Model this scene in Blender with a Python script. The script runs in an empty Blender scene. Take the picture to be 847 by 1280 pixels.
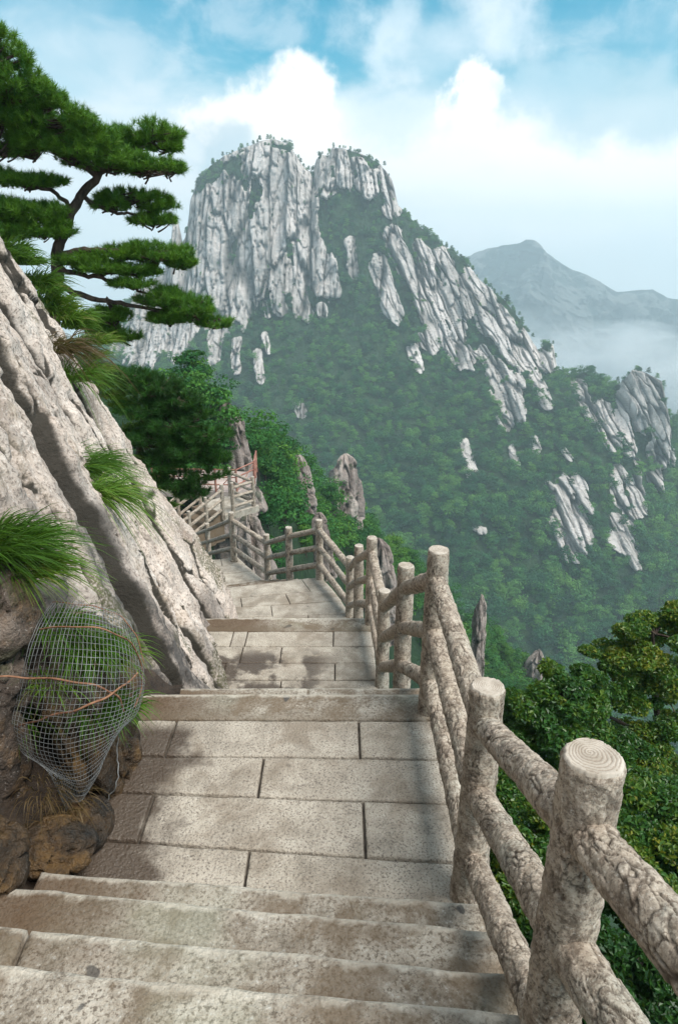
import bpy, math, random
import numpy as np
from mathutils import Vector, Matrix
rng = np.random.default_rng(7)
random.seed(7)
SC = bpy.context.scene
COL = SC.collection

# ------------------------------------------------------------------ camera
F_PX, CX, CY = 850.0, 423.5, 640.0
PITCH = math.radians(21.0)
CAMZ = 2.4
cd = bpy.data.cameras.new('camera'); cam = bpy.data.objects.new('camera', cd); COL.objects.link(cam)
cam.location = (0, 0, CAMZ); cam.rotation_euler = (math.pi/2 - PITCH, 0, 0)
cd.sensor_fit = 'VERTICAL'; cd.sensor_height = 36.0; cd.lens = 36.0 * F_PX / 1280.0
cd.clip_start = 0.05; cd.clip_end = 30000
SC.camera = cam

# ------------------------------------------------------------------ world, sun, exposure
SUN_EL, SUN_AZ = math.radians(58), math.radians(124)      # azimuth clockwise from +Y: light from the valley side
W = bpy.data.worlds.new('World'); SC.world = W; W.use_nodes = True
def sky_world():
    nt = W.node_tree; N = nt.nodes; L = nt.links; N.clear()
    def n(t, **kw):
        x = N.new(t)
        for k, v in kw.items(): setattr(x, k, v)
        return x
    def mth(op, a, b=None, c=None, clamp=False):
        m = n('ShaderNodeMath', operation=op, use_clamp=clamp)
        for i, v in enumerate((a, b, c)):
            if v is None: continue
            if isinstance(v, (int, float)): m.inputs[i].default_value = v
            else: L.new(v, m.inputs[i])
        return m.outputs[0]
    def ss(v, lo, hi, a=0.0, b=1.0):
        m = n('ShaderNodeMapRange', interpolation_type='SMOOTHSTEP'); L.new(v, m.inputs[0])
        for i, q in enumerate((lo, hi, a, b)): m.inputs[i+1].default_value = q
        return m.outputs[0]
    def mix(f, a, b):
        m = n('ShaderNodeMix', data_type='RGBA'); 
        if isinstance(f, float): m.inputs[0].default_value = f
        else: L.new(f, m.inputs[0])
        for i, v in ((6, a), (7, b)):
            if isinstance(v, tuple): m.inputs[i].default_value = (*v, 1)
            else: L.new(v, m.inputs[i])
        return m.outputs[2]
    tc = n('ShaderNodeTexCoord'); D = tc.outputs['Generated']
    sx = n('ShaderNodeSeparateXYZ'); L.new(D, sx.inputs[0]); X, Y, Z = sx.outputs
    sky = n('ShaderNodeTexSky', sky_type='NISHITA'); sky.sun_disc = False
    sky.sun_elevation = SUN_EL; sky.sun_rotation = SUN_AZ; sky.air_density = 1.0; sky.dust_density = 0.6; sky.ozone_density = 1.6
    # deepen the blue between the clouds
    hs = n('ShaderNodeHueSaturation'); hs.inputs['Hue'].default_value = 0.463; hs.inputs['Saturation'].default_value = 1.7; hs.inputs['Value'].default_value = 1.18
    L.new(sky.outputs[0], hs.inputs['Color'])
    sc = n('ShaderNodeVectorMath', operation='SCALE'); L.new(hs.outputs[0], sc.inputs[0]); sc.inputs[3].default_value = SKY_STR
    blue = sc.outputs[0]
    def noise(scale, detail, rough=.55, off=(0, 0, 0), zs=2.2, dist=0.0):
        mp = n('ShaderNodeMapping'); L.new(D, mp.inputs[0]); mp.inputs['Location'].default_value = off
        mp.inputs['Scale'].default_value = (1, 1, zs)
        t = n('ShaderNodeTexNoise'); L.new(mp.outputs[0], t.inputs['Vector'])
        t.inputs['Scale'].default_value = scale; t.inputs['Detail'].default_value = detail; t.inputs['Roughness'].default_value = rough; t.inputs['Distortion'].default_value = dist
        return t.outputs['Fac']
    n1 = noise(3.2, 8, .55, (3.1, 1.7, 0), 2.6)
    n2 = noise(9.0, 8, .6, (0.3, 4.7, 0), 1.6, .3)
    n3 = noise(1.6, 5, .5, (7.3, 2.2, 1), 2.0)
    # cover: full near the horizon, thinning upward within view, broken by noise
    hz = mth('ADD', ss(Z, 0.10, 0.30, 0.62, -0.12), ss(Z, .33, .60, 0.0, .50))  # second term: cloud added overhead, out of view, to brighten the ground
    cover = mth('ADD', hz, mth('MULTIPLY', mth('SUBTRACT', n1, .5), 2.0))
    cover = mth('ADD', cover, mth('MULTIPLY', mth('SUBTRACT', n2, .5), .55))
    # cumulus heads standing over the valley
    wn = n('ShaderNodeTexNoise'); L.new(D, wn.inputs['Vector']); wn.inputs['Scale'].default_value = 13; wn.inputs['Detail'].default_value = 7; wn.inputs['Roughness'].default_value = .58
    ws = n('ShaderNodeSeparateXYZ'); L.new(wn.outputs['Color'], ws.inputs[0])
    t = mth('ADD', mth('DIVIDE', X, Y), mth('MULTIPLY', mth('SUBTRACT', ws.outputs[0], .5), .16)); e = mth('ADD', mth('DIVIDE', Z, Y), mth('MULTIPLY', mth('SUBTRACT', ws.outputs[1], .5), .12))
    def blob(u, v, ru, rv, soft=.3):
        dx = (u-CX)/F_PX; dy = (CY-v)/F_PX
        d = Vector((dx, math.cos(PITCH)+dy*math.sin(PITCH), -math.sin(PITCH)+dy*math.cos(PITCH)))
        ax = mth('DIVIDE', mth('SUBTRACT', t, d.x/d.y), ru/F_PX*0.9); ay = mth('DIVIDE', mth('SUBTRACT', e, d.z/d.y), rv/F_PX*0.9)
        r = mth('SQRT', mth('ADD', mth('MULTIPLY', ax, ax), mth('MULTIPLY', ay, ay)))
        f = ss(r, 1.0-soft, 1.0+soft, 1.0, 0.0)
        return mth('MULTIPLY', f, ss(Y, 0.2, 0.3))
    c = ss(cover, .02, .62)
    col = mix(c, blue, (0.69, .705, .72))
    col = mix(mth('MULTIPLY', ss(n2, .44, .66), .45), col, (.50, .575, .63))
    # thicker, greyer undersides
    grey = mth('MULTIPLY', ss(n3, .50, .66), ss(Z, .02, .16))
    col = mix(mth('MULTIPLY', grey, .40), col, (.33, .47, .55))
    for u, v, ru, rv, colr, k, sf in ((60, 110, 150, 90, (.52, .60, .65), .5, .7), (640, 28, 38, 30, (.66, .71, .74), .6, .7), (488, 35, 24, 40, (.64, .70, .74), .5, .7), (560, 60, 60, 30, (.64, .70, .74), .35, .8),
                                   (640, 225, 210, 74, (.80, .79, .785), .75, .5), (820, 205, 130, 48, (.82, .80, .79), .75, .45), (460, 180, 100, 44, (.76, .76, .76), .7, .5), (700, 180, 70, 34, (.80, .79, .78), .7, .35),
                                   (372, 150, 60, 56, (.80, .79, .775), .95, .22), (322, 134, 60, 30, (.76, .755, .74), .9, .3), (600, 128, 40, 40, (.80, .785, .775), .95, .22), (268, 150, 44, 20, (.74, .735, .73), .9, .3),
                                   (282, 192, 54, 40, (.33, .45, .52), .72, .3), (770, 130, 110, 46, (.28, .44, .52), .75, .45), (690, 112, 60, 30, (.30, .47, .56), .6, .5), (500, 142, 52, 30, (.38, .52, .59), .55, .6)):
        f = blob(u, v, ru, rv, sf)
        col = mix(mth('MULTIPLY', f, float(k)), col, colr)
    col = mix(ss(Z, -0.02, .03), (.58, .63, .66), col)
    bg = n('ShaderNodeBackground'); L.new(col, bg.inputs[0]); bg.inputs[1].default_value = 1.0
    out = n('ShaderNodeOutputWorld'); L.new(bg.outputs[0], out.inputs[0])
SKY_STR = 0.068
sky_world()
W.cycles.sampling_method = 'MANUAL'; W.cycles.sample_map_resolution = 512
ld = bpy.data.lights.new('sun', 'SUN'); ld.energy = 3.0; ld.angle = math.radians(32); ld.color = (1.0, .955, .88)
sun = bpy.data.objects.new('sun', ld); COL.objects.link(sun)
sd = Vector((math.sin(SUN_AZ)*math.cos(SUN_EL), math.cos(SUN_AZ)*math.cos(SUN_EL), math.sin(SUN_EL)))
sun.rotation_euler = sd.to_track_quat('Z', 'Y').to_euler(); sun.location = (40, -20, 120)
SC.view_settings.view_transform = 'Standard'; SC.view_settings.look = 'None'; SC.view_settings.gamma = 1.0
SC.view_settings.use_curve_mapping = False; SC.view_settings.exposure = 0.78
cy = SC.cycles
cy.use_denoising = True; cy.denoising_input_passes = 'RGB_ALBEDO_NORMAL'; cy.denoising_prefilter = 'ACCURATE'; cy.max_bounces = 6; cy.diffuse_bounces = 3; cy.glossy_bounces = 2; cy.transmission_bounces = 3
cy.volume_bounces = 3; cy.transparent_max_bounces = 8; cy.use_adaptive_sampling = False
cy.caustics_reflective = False; cy.caustics_refractive = False

# ------------------------------------------------------------------ geometry helpers
cp, sp = math.cos(PITCH), math.sin(PITCH)
def ray(u, v):
    u = np.asarray(u, float); v = np.asarray(v, float)
    dx = (u-CX)/F_PX; dy = (CY-v)/F_PX
    return np.stack([dx, cp+dy*sp, -sp+dy*cp], -1)
def atY(u, v, Y):                                   # the point seen at a pixel that stands Y metres down the valley
    r = ray(u, v); return r*(np.asarray(Y, float)/r[..., 1])[..., None] + np.array([0, 0, CAMZ])
def atZ(u, v, z):                                   # the point seen at a pixel on the level z
    r = ray(u, v); return r*((np.asarray(z, float)-CAMZ)/r[..., 2])[..., None] + np.array([0, 0, CAMZ])

def _h(i, j, k, s=0):
    n = (i*374761393 + j*668265263 + k*2147483647 + s*974634777) & 0xffffffff
    n = ((n ^ (n >> 13))*1274126177) & 0xffffffff
    n = ((n ^ (n >> 16))*2246822519) & 0xffffffff
    return ((n ^ (n >> 15)) & 0xffffff)/float(0xffffff)
def vnoise(p, s=0):
    p = np.asarray(p, float); f = np.floor(p); t = p-f; i = f.astype(np.int64); t = t*t*t*(t*(t*6-15)+10)
    r = 0
    for a in (0, 1):
        wa = t[..., 0] if a else 1-t[..., 0]
        for b in (0, 1):
            wb = t[..., 1] if b else 1-t[..., 1]
            for c in (0, 1):
                wc = t[..., 2] if c else 1-t[..., 2]
                r = r + wa*wb*wc*_h(i[..., 0]+a, i[..., 1]+b, i[..., 2]+c, s)
    return r*2-1
def fbm(p, o=4, s=0, gain=.5):
    p = np.asarray(p, float); a, r, t = 1.0, 0, 0
    for k in range(o):
        r = r+a*vnoise(p*(2.03**k)+k*17.3, s+k); t += a; a *= gain
    return r/t
def ridged(p, o=4, s=0):
    p = np.asarray(p, float); a, r, t = 1.0, 0, 0
    for k in range(o):
        r = r+a*(1-np.abs(vnoise(p*(2.07**k)+k*11.1, s+k))*2); t += a; a *= .5
    return r/t
def voro(p, s=0):                                    # F1, F2-F1, cell hash
    p = np.asarray(p, float); f = np.floor(p).astype(np.int64)
    d1 = np.full(p.shape[:-1], 9.0); d2 = d1.copy(); idd = np.zeros_like(d1)
    for a in (-1, 0, 1):
        for b in (-1, 0, 1):
            for c in (-1, 0, 1):
                i, j, k = f[..., 0]+a, f[..., 1]+b, f[..., 2]+c
                q = np.stack([i+_h(i, j, k, s), j+_h(i, j, k, s+1), k+_h(i, j, k, s+2)], -1)
                d = np.sqrt(((p-q)**2).sum(-1)); hh = _h(i, j, k, s+3)
                m = d < d1
                d2 = np.where(m, d1, np.minimum(d2, d)); idd = np.where(m, hh, idd); d1 = np.where(m, d, d1)
    return d1, d2-d1, idd
def sst(x, a, b):
    t = np.clip((x-a)/(b-a), 0, 1); return t*t*(3-2*t)

def mesh(name, V, Fq=None, Ft=None, mat=None, smooth=True, attrs=None):
    me = bpy.data.meshes.new(name)
    V = np.ascontiguousarray(np.asarray(V, np.float32).reshape(-1, 3))
    idx, st, tot = [], [], 0
    nq = 0 if Fq is None else len(Fq); ntr = 0 if Ft is None else len(Ft)
    if nq: idx.append(np.asarray(Fq, np.int32).reshape(-1))
    if ntr: idx.append(np.asarray(Ft, np.int32).reshape(-1))
    idx = np.concatenate(idx)
    st = np.concatenate([np.arange(nq)*4, nq*4+np.arange(ntr)*3]).astype(np.int32)
    me.vertices.add(len(V)); me.vertices.foreach_set('co', V.reshape(-1))
    me.loops.add(len(idx)); me.loops.foreach_set('vertex_index', idx)
    me.polygons.add(nq+ntr); me.polygons.foreach_set('loop_start', st)
    if attrs:
        for k, a in attrs.items():
            at = me.attributes.new(k, 'FLOAT', 'POINT'); at.data.foreach_set('value', np.asarray(a, np.float32).reshape(-1))
    me.update(calc_edges=True)
    me.polygons.foreach_set('use_smooth', np.full(nq+ntr, bool(smooth)))
    if mat: me.materials.append(mat)
    return me
def obj(name, me, parent=None, loc=None, rot=None, mat4=None):
    o = bpy.data.objects.new(name, me); COL.objects.link(o)
    if parent is not None: o.parent = parent
    if loc is not None: o.location = loc
    if rot is not None: o.rotation_euler = rot
    if mat4 is not None: o.matrix_local = mat4
    return o
def tag(o, label=None, cat=None, group=None, kind=None):
    if label: o['label'] = label
    if cat: o['category'] = cat
    if group: o['group'] = group
    if kind: o['kind'] = kind
    return o
def gridfaces(nu, nv, wrap_u=False):
    i = np.arange(nu if wrap_u else nu-1); j = np.arange(nv-1)
    I, J = np.meshgrid(i, j, indexing='ij'); I2 = (I+1) % nu
    return np.stack([I*nv+J, I2*nv+J, I2*nv+J+1, I*nv+J+1], -1).reshape(-1, 4)
def recalc(me):
    import bmesh
    b = bmesh.new(); b.from_mesh(me); bmesh.ops.recalc_face_normals(b, faces=b.faces); b.to_mesh(me); b.free()

# ------------------------------------------------------------------ materials
def material(name, build):
    m = bpy.data.materials.new(name); m.use_nodes = True; nt = m.node_tree; nt.nodes.clear()
    class K: pass
    k = K(); N = nt.nodes; L = nt.links
    def n(t, ins=None, **kw):
        x = N.new(t)
        for a, v in kw.items(): setattr(x, a, v)
        for a, v in (ins or {}).items():
            s = x.inputs[a]
            if hasattr(v, 'is_output') or isinstance(v, bpy.types.NodeSocket): L.new(v, s)
            else: s.default_value = v
        return x
    k.n = n; k.L = L
    k.m = lambda op, a, b=0.0, c=0.0, clamp=False: n('ShaderNodeMath', {0: a, 1: b, 2: c}, operation=op, use_clamp=clamp).outputs[0]
    def ss(v, lo, hi, a=0.0, b=1.0):
        return n('ShaderNodeMapRange', {0: v, 1: lo, 2: hi, 3: a, 4: b}, interpolation_type='SMOOTHSTEP').outputs[0]
    k.ss = ss
    c4 = lambda c: (*c, 1) if isinstance(c, tuple) and len(c) == 3 else c
    def mix(f, a, b, bt='MIX'):
        x = n('ShaderNodeMix', {0: f, 6: c4(a), 7: c4(b)}, data_type='RGBA', blend_type=bt); return x.outputs[2]
    k.mix = mix
    def coord(kind='Object', scale=(1, 1, 1), loc=(0, 0, 0)):
        if kind == 'World': o = n('ShaderNodeNewGeometry').outputs['Position']
        else: o = n('ShaderNodeTexCoord').outputs[kind]
        return n('ShaderNodeMapping', {0: o, 1: loc, 3: scale}).outputs[0]
    k.coord = coord
    k.noise = lambda v, s, d=4, r=.55, dist=0.0: n('ShaderNodeTexNoise', {'Vector': v, 'Scale': s, 'Detail': d, 'Roughness': r, 'Distortion': dist}).outputs['Fac']
    k.noisec = lambda v, s, d=4: n('ShaderNodeTexNoise', {'Vector': v, 'Scale': s, 'Detail': d}).outputs['Color']
    def vor(v, s, feature='F1', out='Distance', rnd=1.0):
        return n('ShaderNodeTexVoronoi', {'Vector': v, 'Scale': s, 'Randomness': rnd}, feature=feature).outputs[out]
    k.vor = vor
    k.attr = lambda a, out='Fac': n('ShaderNodeAttribute', attribute_name=a).outputs[out]
    k.rnd = lambda: n('ShaderNodeObjectInfo').outputs['Random']
    def ramp(f, stops):
        r = n('ShaderNodeValToRGB', {0: f}); e = r.color_ramp.elements
        while len(e) < len(stops): e.new(.5)
        for q, (p, c) in zip(e, stops): q.position = p; q.color = (*c, 1)
        return r.outputs[0]
    k.ramp = ramp
    def bump(h, strength, dist, nrm=None):
        ins = {'Height': h, 'Strength': strength, 'Distance': dist}
        if nrm is not None: ins['Normal'] = nrm
        return n('ShaderNodeBump', ins).outputs[0]
    k.bump = bump
    def out(col, rough=.85, nrm=None, spec=.3, **ex):
        ins = {'Base Color': c4(col), 'Roughness': rough, 'Specular IOR Level': spec}
        if nrm is not None: ins['Normal'] = nrm
        ins.update(ex)
        b = n('ShaderNodeBsdfPrincipled', ins); o = n('ShaderNodeOutputMaterial', {0: b.outputs[0]})
        return b
    k.out = out
    build(k)
    return m

def _slab(k):
    w = k.coord('World'); r = k.rnd()
    base = k.ramp(k.noise(w, 5.5, 6, .6), [(.28, (.22, .19, .15)), (.5, (.41, .36, .295)), (.72, (.55, .495, .415))])
    base = k.mix(k.m('MULTIPLY', r, .35), base, (.33, .29, .245))
    speck = k.noise(w, 105, 4, .72)
    base = k.mix(k.ss(speck, .52, .62, 0, .85), base, (.12, .10, .085))
    base = k.mix(k.ss(speck, .40, .28, 0, .6), base, (.68, .65, .60))
    stain = k.noise(w, 2.3, 5, .65, .4)
    base = k.mix(k.ss(stain, .48, .64, 0, .62), base, (.19, .15, .11))
    spots = k.noise(w, 9, 2, .5)
    base = k.mix(k.ss(spots, .70, .76, 0, .6), base, (.10, .085, .07))
    # damp seeping out of the rock foot
    sx = k.n('ShaderNodeSeparateXYZ', {0: w})
    nz = k.noise(w, 2.6, 4, .6)
    d = k.m('ADD', sx.outputs[0], k.m('MULTIPLY', k.m('SUBTRACT', nz, .5), .8))
    ymid = k.m('SUBTRACT', 1.0, k.m('MULTIPLY', k.m('ABSOLUTE', k.m('SUBTRACT', sx.outputs[1], 2.35)), 1.15), clamp=True)
    wet1 = k.m('MULTIPLY', k.ss(d, -.70, -.86), k.ss(ymid, .18, .30))
    yb = k.m('SUBTRACT', 1.0, k.m('ABSOLUTE', k.m('SUBTRACT', sx.outputs[1], 5.45)), clamp=True)
    wet2 = k.m('MULTIPLY', k.m('MULTIPLY', k.ss(nz, .42, .52), k.ss(yb, .35, .6)), k.ss(sx.outputs[0], .1, -.4))
    wet = k.m('MAXIMUM', wet1, wet2)
    base = k.mix(k.m('MULTIPLY', wet, .9), base, (.06, .04, .027))
    h = k.m('ADD', k.m('MULTIPLY', k.noise(w, 75, 3, .65), 1.0), k.m('MULTIPLY', k.vor(w, 60, 'SMOOTH_F1'), .5))
    nrm = k.bump(h, 1.0, .010)
    k.out(base, k.m('SUBTRACT', .9, k.m('MULTIPLY', wet, .62)), nrm, .35)
M_SLAB = material('granite_slab', _slab)
def _step(k):
    w = k.coord('World'); r = k.rnd()
    base = k.ramp(k.noise(w, 4.5, 6, .65), [(.3, (.18, .15, .115)), (.5, (.39, .345, .285)), (.7, (.55, .505, .435))])
    speck = k.noise(w, 70, 5, .75)
    base = k.mix(k.ss(speck, .50, .60, 0, .85), base, (.13, .105, .08))
    base = k.mix(k.ss(speck, .44, .30, 0, .65), base, (.66, .655, .62))
    stain = k.noise(w, 2.9, 6, .7, .6)
    base = k.mix(k.ss(stain, .46, .60, 0, .72), base, (.15, .105, .065))
    green = k.noise(w, 1.7, 3, .5)
    base = k.mix(k.ss(green, .5, .7, 0, .25), base, (.36, .40, .30))
    lich = k.noise(w, 7.5, 1, .4)
    base = k.mix(k.ss(lich, .735, .75, 0, .8), base, (.06, .06, .06))
    sx = k.n('ShaderNodeSeparateXYZ', {0: w})
    d = k.m('ADD', sx.outputs[0], k.m('MULTIPLY', k.m('SUBTRACT', stain, .5), 1.2))
    rust = k.m('MULTIPLY', k.ss(d, -.50, -1.05), k.ss(sx.outputs[1], 1.2, 1.6))
    base = k.mix(k.m('MULTIPLY', rust, .85), base, (.095, .055, .028))
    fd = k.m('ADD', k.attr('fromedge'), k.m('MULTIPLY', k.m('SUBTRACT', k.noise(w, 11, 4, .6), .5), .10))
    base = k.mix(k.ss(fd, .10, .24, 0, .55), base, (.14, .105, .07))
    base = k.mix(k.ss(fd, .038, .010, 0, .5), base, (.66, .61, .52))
    h = k.m('ADD', k.noise(w, 60, 4, .7), k.m('MULTIPLY', k.noise(w, 14, 3), .8))
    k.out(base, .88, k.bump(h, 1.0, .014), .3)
M_STEP = material('worn_granite_step', _step)
M_BED = material('mortar_bed', lambda k: k.out(k.ramp(k.noise(k.coord('World'), 30, 4), [(.3, (.035, .028, .022)), (.7, (.12, .10, .08))]), .95, k.bump(k.noise(k.coord('World'), 60), .8, .01)))

def _bark(k):
    c = k.coord('Object'); w = k.coord('World')
    cr = k.attr('crack'); pl = k.attr('plate')
    base = k.ramp(k.noise(w, 14, 6, .65), [(.3, (.13, .10, .075)), (.46, (.33, .27, .21)), (.62, (.47, .40, .32)), (.78, (.60, .53, .44))])
    base = k.mix(k.m('MULTIPLY', pl, .35), base, (.50, .42, .35))
    gr = k.noise(w, 3.1, 4, .6)
    base = k.mix(k.ss(gr, .52, .7, 0, .45), base, (.42, .42, .36))
    sp = k.noise(w, 130, 3, .7)
    mo = k.noise(w, 38, 5, .7)
    base = k.mix(k.ss(mo, .49, .60, 0, .7), base, (.15, .115, .085))
    base = k.mix(k.ss(sp, .52, .64, 0, .7), base, (.12, .09, .07))
    base = k.mix(k.ss(sp, .42, .30, 0, .5), base, (.70, .66, .60))
    base = k.mix(k.m('MULTIPLY', cr, .9), base, (.05, .036, .026))
    h = k.m('ADD', k.noise(w, 95, 4, .7), k.m('MULTIPLY', k.noise(w, 30, 3, .6), .9))
    k.out(base, .88, k.bump(h, .7, .006), .3)
M_BARK = material('cast_concrete_bark', _bark)
def _cut(k):
    w = k.coord('World'); o = k.coord('Object')
    base = k.ramp(k.noise(w, 18, 5), [(.3, (.30, .255, .205)), (.7, (.52, .465, .40))])
    sp = k.noise(w, 140, 3, .7)
    base = k.mix(k.ss(sp, .56, .7, 0, .5), base, (.22, .18, .15))
    base = k.mix(k.m('MULTIPLY', k.attr('crack'), .7), base, (.16, .115, .085))
    k.out(base, .9, k.bump(sp, .4, .003), .3)
M_CUT = material('cast_concrete_cut_end', _cut)

def _rock(k):
    w = k.coord('World')
    big = k.noise(w, 1.3, 6, .62); fine = k.noise(w, 40, 5, .72); mid = k.noise(w, 6.5, 5, .68)
    base = k.ramp(big, [(.25, (.30, .22, .175)), (.42, (.48, .395, .335)), (.56, (.62, .525, .455)), (.75, (.74, .665, .60))])
    base = k.mix(k.ss(mid, .52, .66, 0, .40), base, (.33, .29, .26))
    base = k.mix(k.ss(fine, .51, .60, 0, .72), base, (.14, .11, .09))
    och = k.noise(w, 2.7, 4, .6); base = k.mix(k.ss(och, .56, .70, 0, .3), base, (.32, .24, .15))
    base = k.mix(k.ss(fine, .44, .34, 0, .5), base, (.84, .78, .72))
    base = k.mix(k.m('MULTIPLY', k.attr('damp'), k.ss(mid, .34, .54, .55, .97)), base, (.055, .052, .05))
    base = k.mix(k.m('MULTIPLY', k.attr('moss'), k.ss(fine, .40, .52, 0, .9)), base, (.06, .065, .02))
    base = k.mix(k.ss(k.m('ADD', k.attr('crack'), k.m('MULTIPLY', k.m('SUBTRACT', mid, .5), .5)), .15, .5, 0, .96), base, (.028, .024, .018))  # shadow of the cracks painted near-black into the base colour
    k.out(base, .86, k.bump(k.m('ADD', k.m('MULTIPLY', fine, .6), mid), .8, .03), .3)
M_ROCK = material('granite_cliff', _rock)
def _rock2(k):
    w = k.coord('World')
    base = k.ramp(k.noise(w, 2.3, 7, .65), [(.32, (.022, .016, .012)), (.5, (.085, .062, .048)), (.72, (.30, .235, .19))])
    speck = k.noise(w, 60, 4, .7)
    base = k.mix(k.ss(speck, .54, .66, 0, .6), base, (.07, .06, .05))
    base = k.mix(k.ss(speck, .42, .30, 0, .4), base, (.6, .55, .5))
    och = k.noise(w, 3.3, 5, .65)
    base = k.mix(k.ss(och, .5, .66, 0, .6), base, (.20, .11, .04))
    ms = k.noise(w, 4.7, 5, .7)
    base = k.mix(k.ss(ms, .56, .68, 0, .7), base, (.045, .05, .02))
    h = k.m('ADD', k.noise(w, 14, 6, .7), k.m('MULTIPLY', k.noise(w, 60, 3, .6), .5))
    k.out(base, .7, k.bump(h, .9, .04), .4)
M_BOULDER = material('stained_boulder', _rock2)

def _wet(k):
    w = k.coord('World'); n1 = k.noise(w, 4.5, 6, .66); n2 = k.noise(w, 45, 4, .7)
    base = k.ramp(n1, [(.32, (.012, .009, .006)), (.5, (.055, .032, .014)), (.66, (.17, .095, .030)), (.8, (.26, .19, .12))])
    base = k.mix(k.ss(n2, .54, .64, 0, .5), base, (.02, .018, .012))
    k.out(base, .45, k.bump(k.m('ADD', n2, k.noise(w, 14, 4)), .9, .03), .5)
M_WETROCK = material('wet_ochre_rock', _wet)

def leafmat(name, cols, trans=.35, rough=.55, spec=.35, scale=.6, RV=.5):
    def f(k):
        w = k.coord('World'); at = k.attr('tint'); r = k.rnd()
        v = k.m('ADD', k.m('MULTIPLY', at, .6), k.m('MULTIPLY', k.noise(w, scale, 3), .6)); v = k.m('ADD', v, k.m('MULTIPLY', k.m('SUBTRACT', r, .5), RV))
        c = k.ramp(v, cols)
        b = k.n('ShaderNodeBsdfPrincipled', {'Base Color': c, 'Roughness': rough, 'Specular IOR Level': spec})
        t = k.n('ShaderNodeBsdfTranslucent', {0: k.mix(.5, c, (.16, .24, .02))})
        mx = k.n('ShaderNodeMixShader', {0: trans, 1: b.outputs[0], 2: t.outputs[0]})
        k.n('ShaderNodeOutputMaterial', {0: mx.outputs[0]})
    return material(name, f)
M_NEEDLE = leafmat('pine_needles', [(.15, (.014, .055, .014)), (.5, (.034, .135, .020)), (.85, (.11, .25, .02))], .3, .5)
M_LEAF = leafmat('broad_leaves', [(.15, (.014, .055, .012)), (.5, (.036, .12, .016)), (.72, (.11, .18, .014)), (.92, (.26, .23, .02))], .35, .42, .5)
M_GRASS = leafmat('grass_blades', [(.1, (.028, .065, .012)), (.45, (.06, .16, .015)), (.8, (.13, .25, .025)), (1, (.26, .26, .08))], .35, .5)
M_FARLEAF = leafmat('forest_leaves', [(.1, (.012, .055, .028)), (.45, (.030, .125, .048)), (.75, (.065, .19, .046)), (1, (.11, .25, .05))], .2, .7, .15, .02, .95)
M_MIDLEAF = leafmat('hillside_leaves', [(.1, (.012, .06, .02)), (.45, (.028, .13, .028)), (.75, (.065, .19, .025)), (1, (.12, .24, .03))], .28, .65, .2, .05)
M_DRY = leafmat('dry_grass', [(.1, (.03, .017, .009)), (.5, (.085, .05, .022)), (1, (.17, .12, .055))], .3, .6)
M_MOSS = leafmat('moss', [(.1, (.012, .030, .008)), (.5, (.03, .075, .012)), (1, (.08, .14, .02))], .2, .8, .1)
M_WOOD = material('pine_bark', lambda k: k.out(k.ramp(k.noise(k.coord('World', (1, 1, .4)), 16, 5, .65), [(.3, (.025, .018, .015)), (.7, (.12, .085, .065))]), .9, k.bump(k.noise(k.coord('World', (1, 1, .4)), 30, 4), .9, .02)))
M_WIRE = material('galvanised_wire', lambda k: k.out(k.ramp(k.noise(k.coord('World'), 8, 3), [(.35, (.16, .165, .165)), (.62, (.32, .33, .335)), (.72, (.20, .12, .07))]), .55, Metallic=.3))
M_RUST = material('rusty_rod', lambda k: k.out(k.ramp(k.noise(k.coord('World'), 30, 4), [(.3, (.13, .055, .03)), (.7, (.32, .17, .10))]), .85))
M_REDRAIL = material('weathered_red_rail', lambda k: k.out(k.ramp(k.noise(k.coord('World'), 3, 4), [(.3, (.20, .07, .05)), (.7, (.38, .20, .15))]), .8))
M_DECK = material('deck_boards', lambda k: k.out(k.ramp(k.noise(k.coord('World'), 2, 4), [(.3, (.30, .23, .20)), (.7, (.48, .40, .36))]), .85))
def _terr(k):
    w = k.coord('World'); rk = k.attr('rock')
    base = k.ramp(k.noise(k.coord('World', (1, 1, .22)), .05, 7, .65), [(.25, (.22, .20, .19)), (.42, (.46, .42, .39)), (.58, (.64, .58, .545)), (.8, (.76, .70, .66))])
    fis = k.noise(k.coord('World', (1, 1, .12)), .22, 5, .65, .5)
    base = k.mix(k.ss(fis, .54, .68, 0, .6), base, (.13, .125, .13))
    base = k.mix(k.m('MULTIPLY', k.attr('crack'), .8), base, (.05, .055, .055))
    st = k.noise(w, .35, 4, .6)
    base = k.mix(k.ss(st, .55, .7, 0, .45), base, (.24, .21, .18))
    veg = k.ramp(k.noise(w, .12, 5, .7), [(.3, (.010, .030, .014)), (.7, (.032, .070, .026))])
    f = k.ss(k.m('ADD', rk, k.m('MULTIPLY', k.m('SUBTRACT', k.noise(w, .16, 5, .7), .5), .5)), .42, .56)
    c = k.mix(f, veg, base)
    h = k.m('ADD', k.noise(w, .4, 6, .7), fis)
    k.out(c, .92, k.bump(h, 1.0, 2.2), .2)
M_TERR = material('mountain_side', _terr)
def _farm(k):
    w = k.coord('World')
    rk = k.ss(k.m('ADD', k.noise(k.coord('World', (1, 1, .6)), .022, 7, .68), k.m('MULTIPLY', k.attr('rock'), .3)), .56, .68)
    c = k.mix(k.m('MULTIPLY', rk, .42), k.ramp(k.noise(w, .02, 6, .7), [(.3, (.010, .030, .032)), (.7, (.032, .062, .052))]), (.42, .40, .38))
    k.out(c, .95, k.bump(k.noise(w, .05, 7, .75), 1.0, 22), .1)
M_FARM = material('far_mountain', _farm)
M_PIT = material('damp_soil', lambda k: k.out(k.ramp(k.noise(k.coord('World'), 9, 5, .7), [(.3, (.012, .009, .007)), (.7, (.06, .042, .03))]), .8, k.bump(k.noise(k.coord('World'), 30, 4), .9, .03)))
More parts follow.
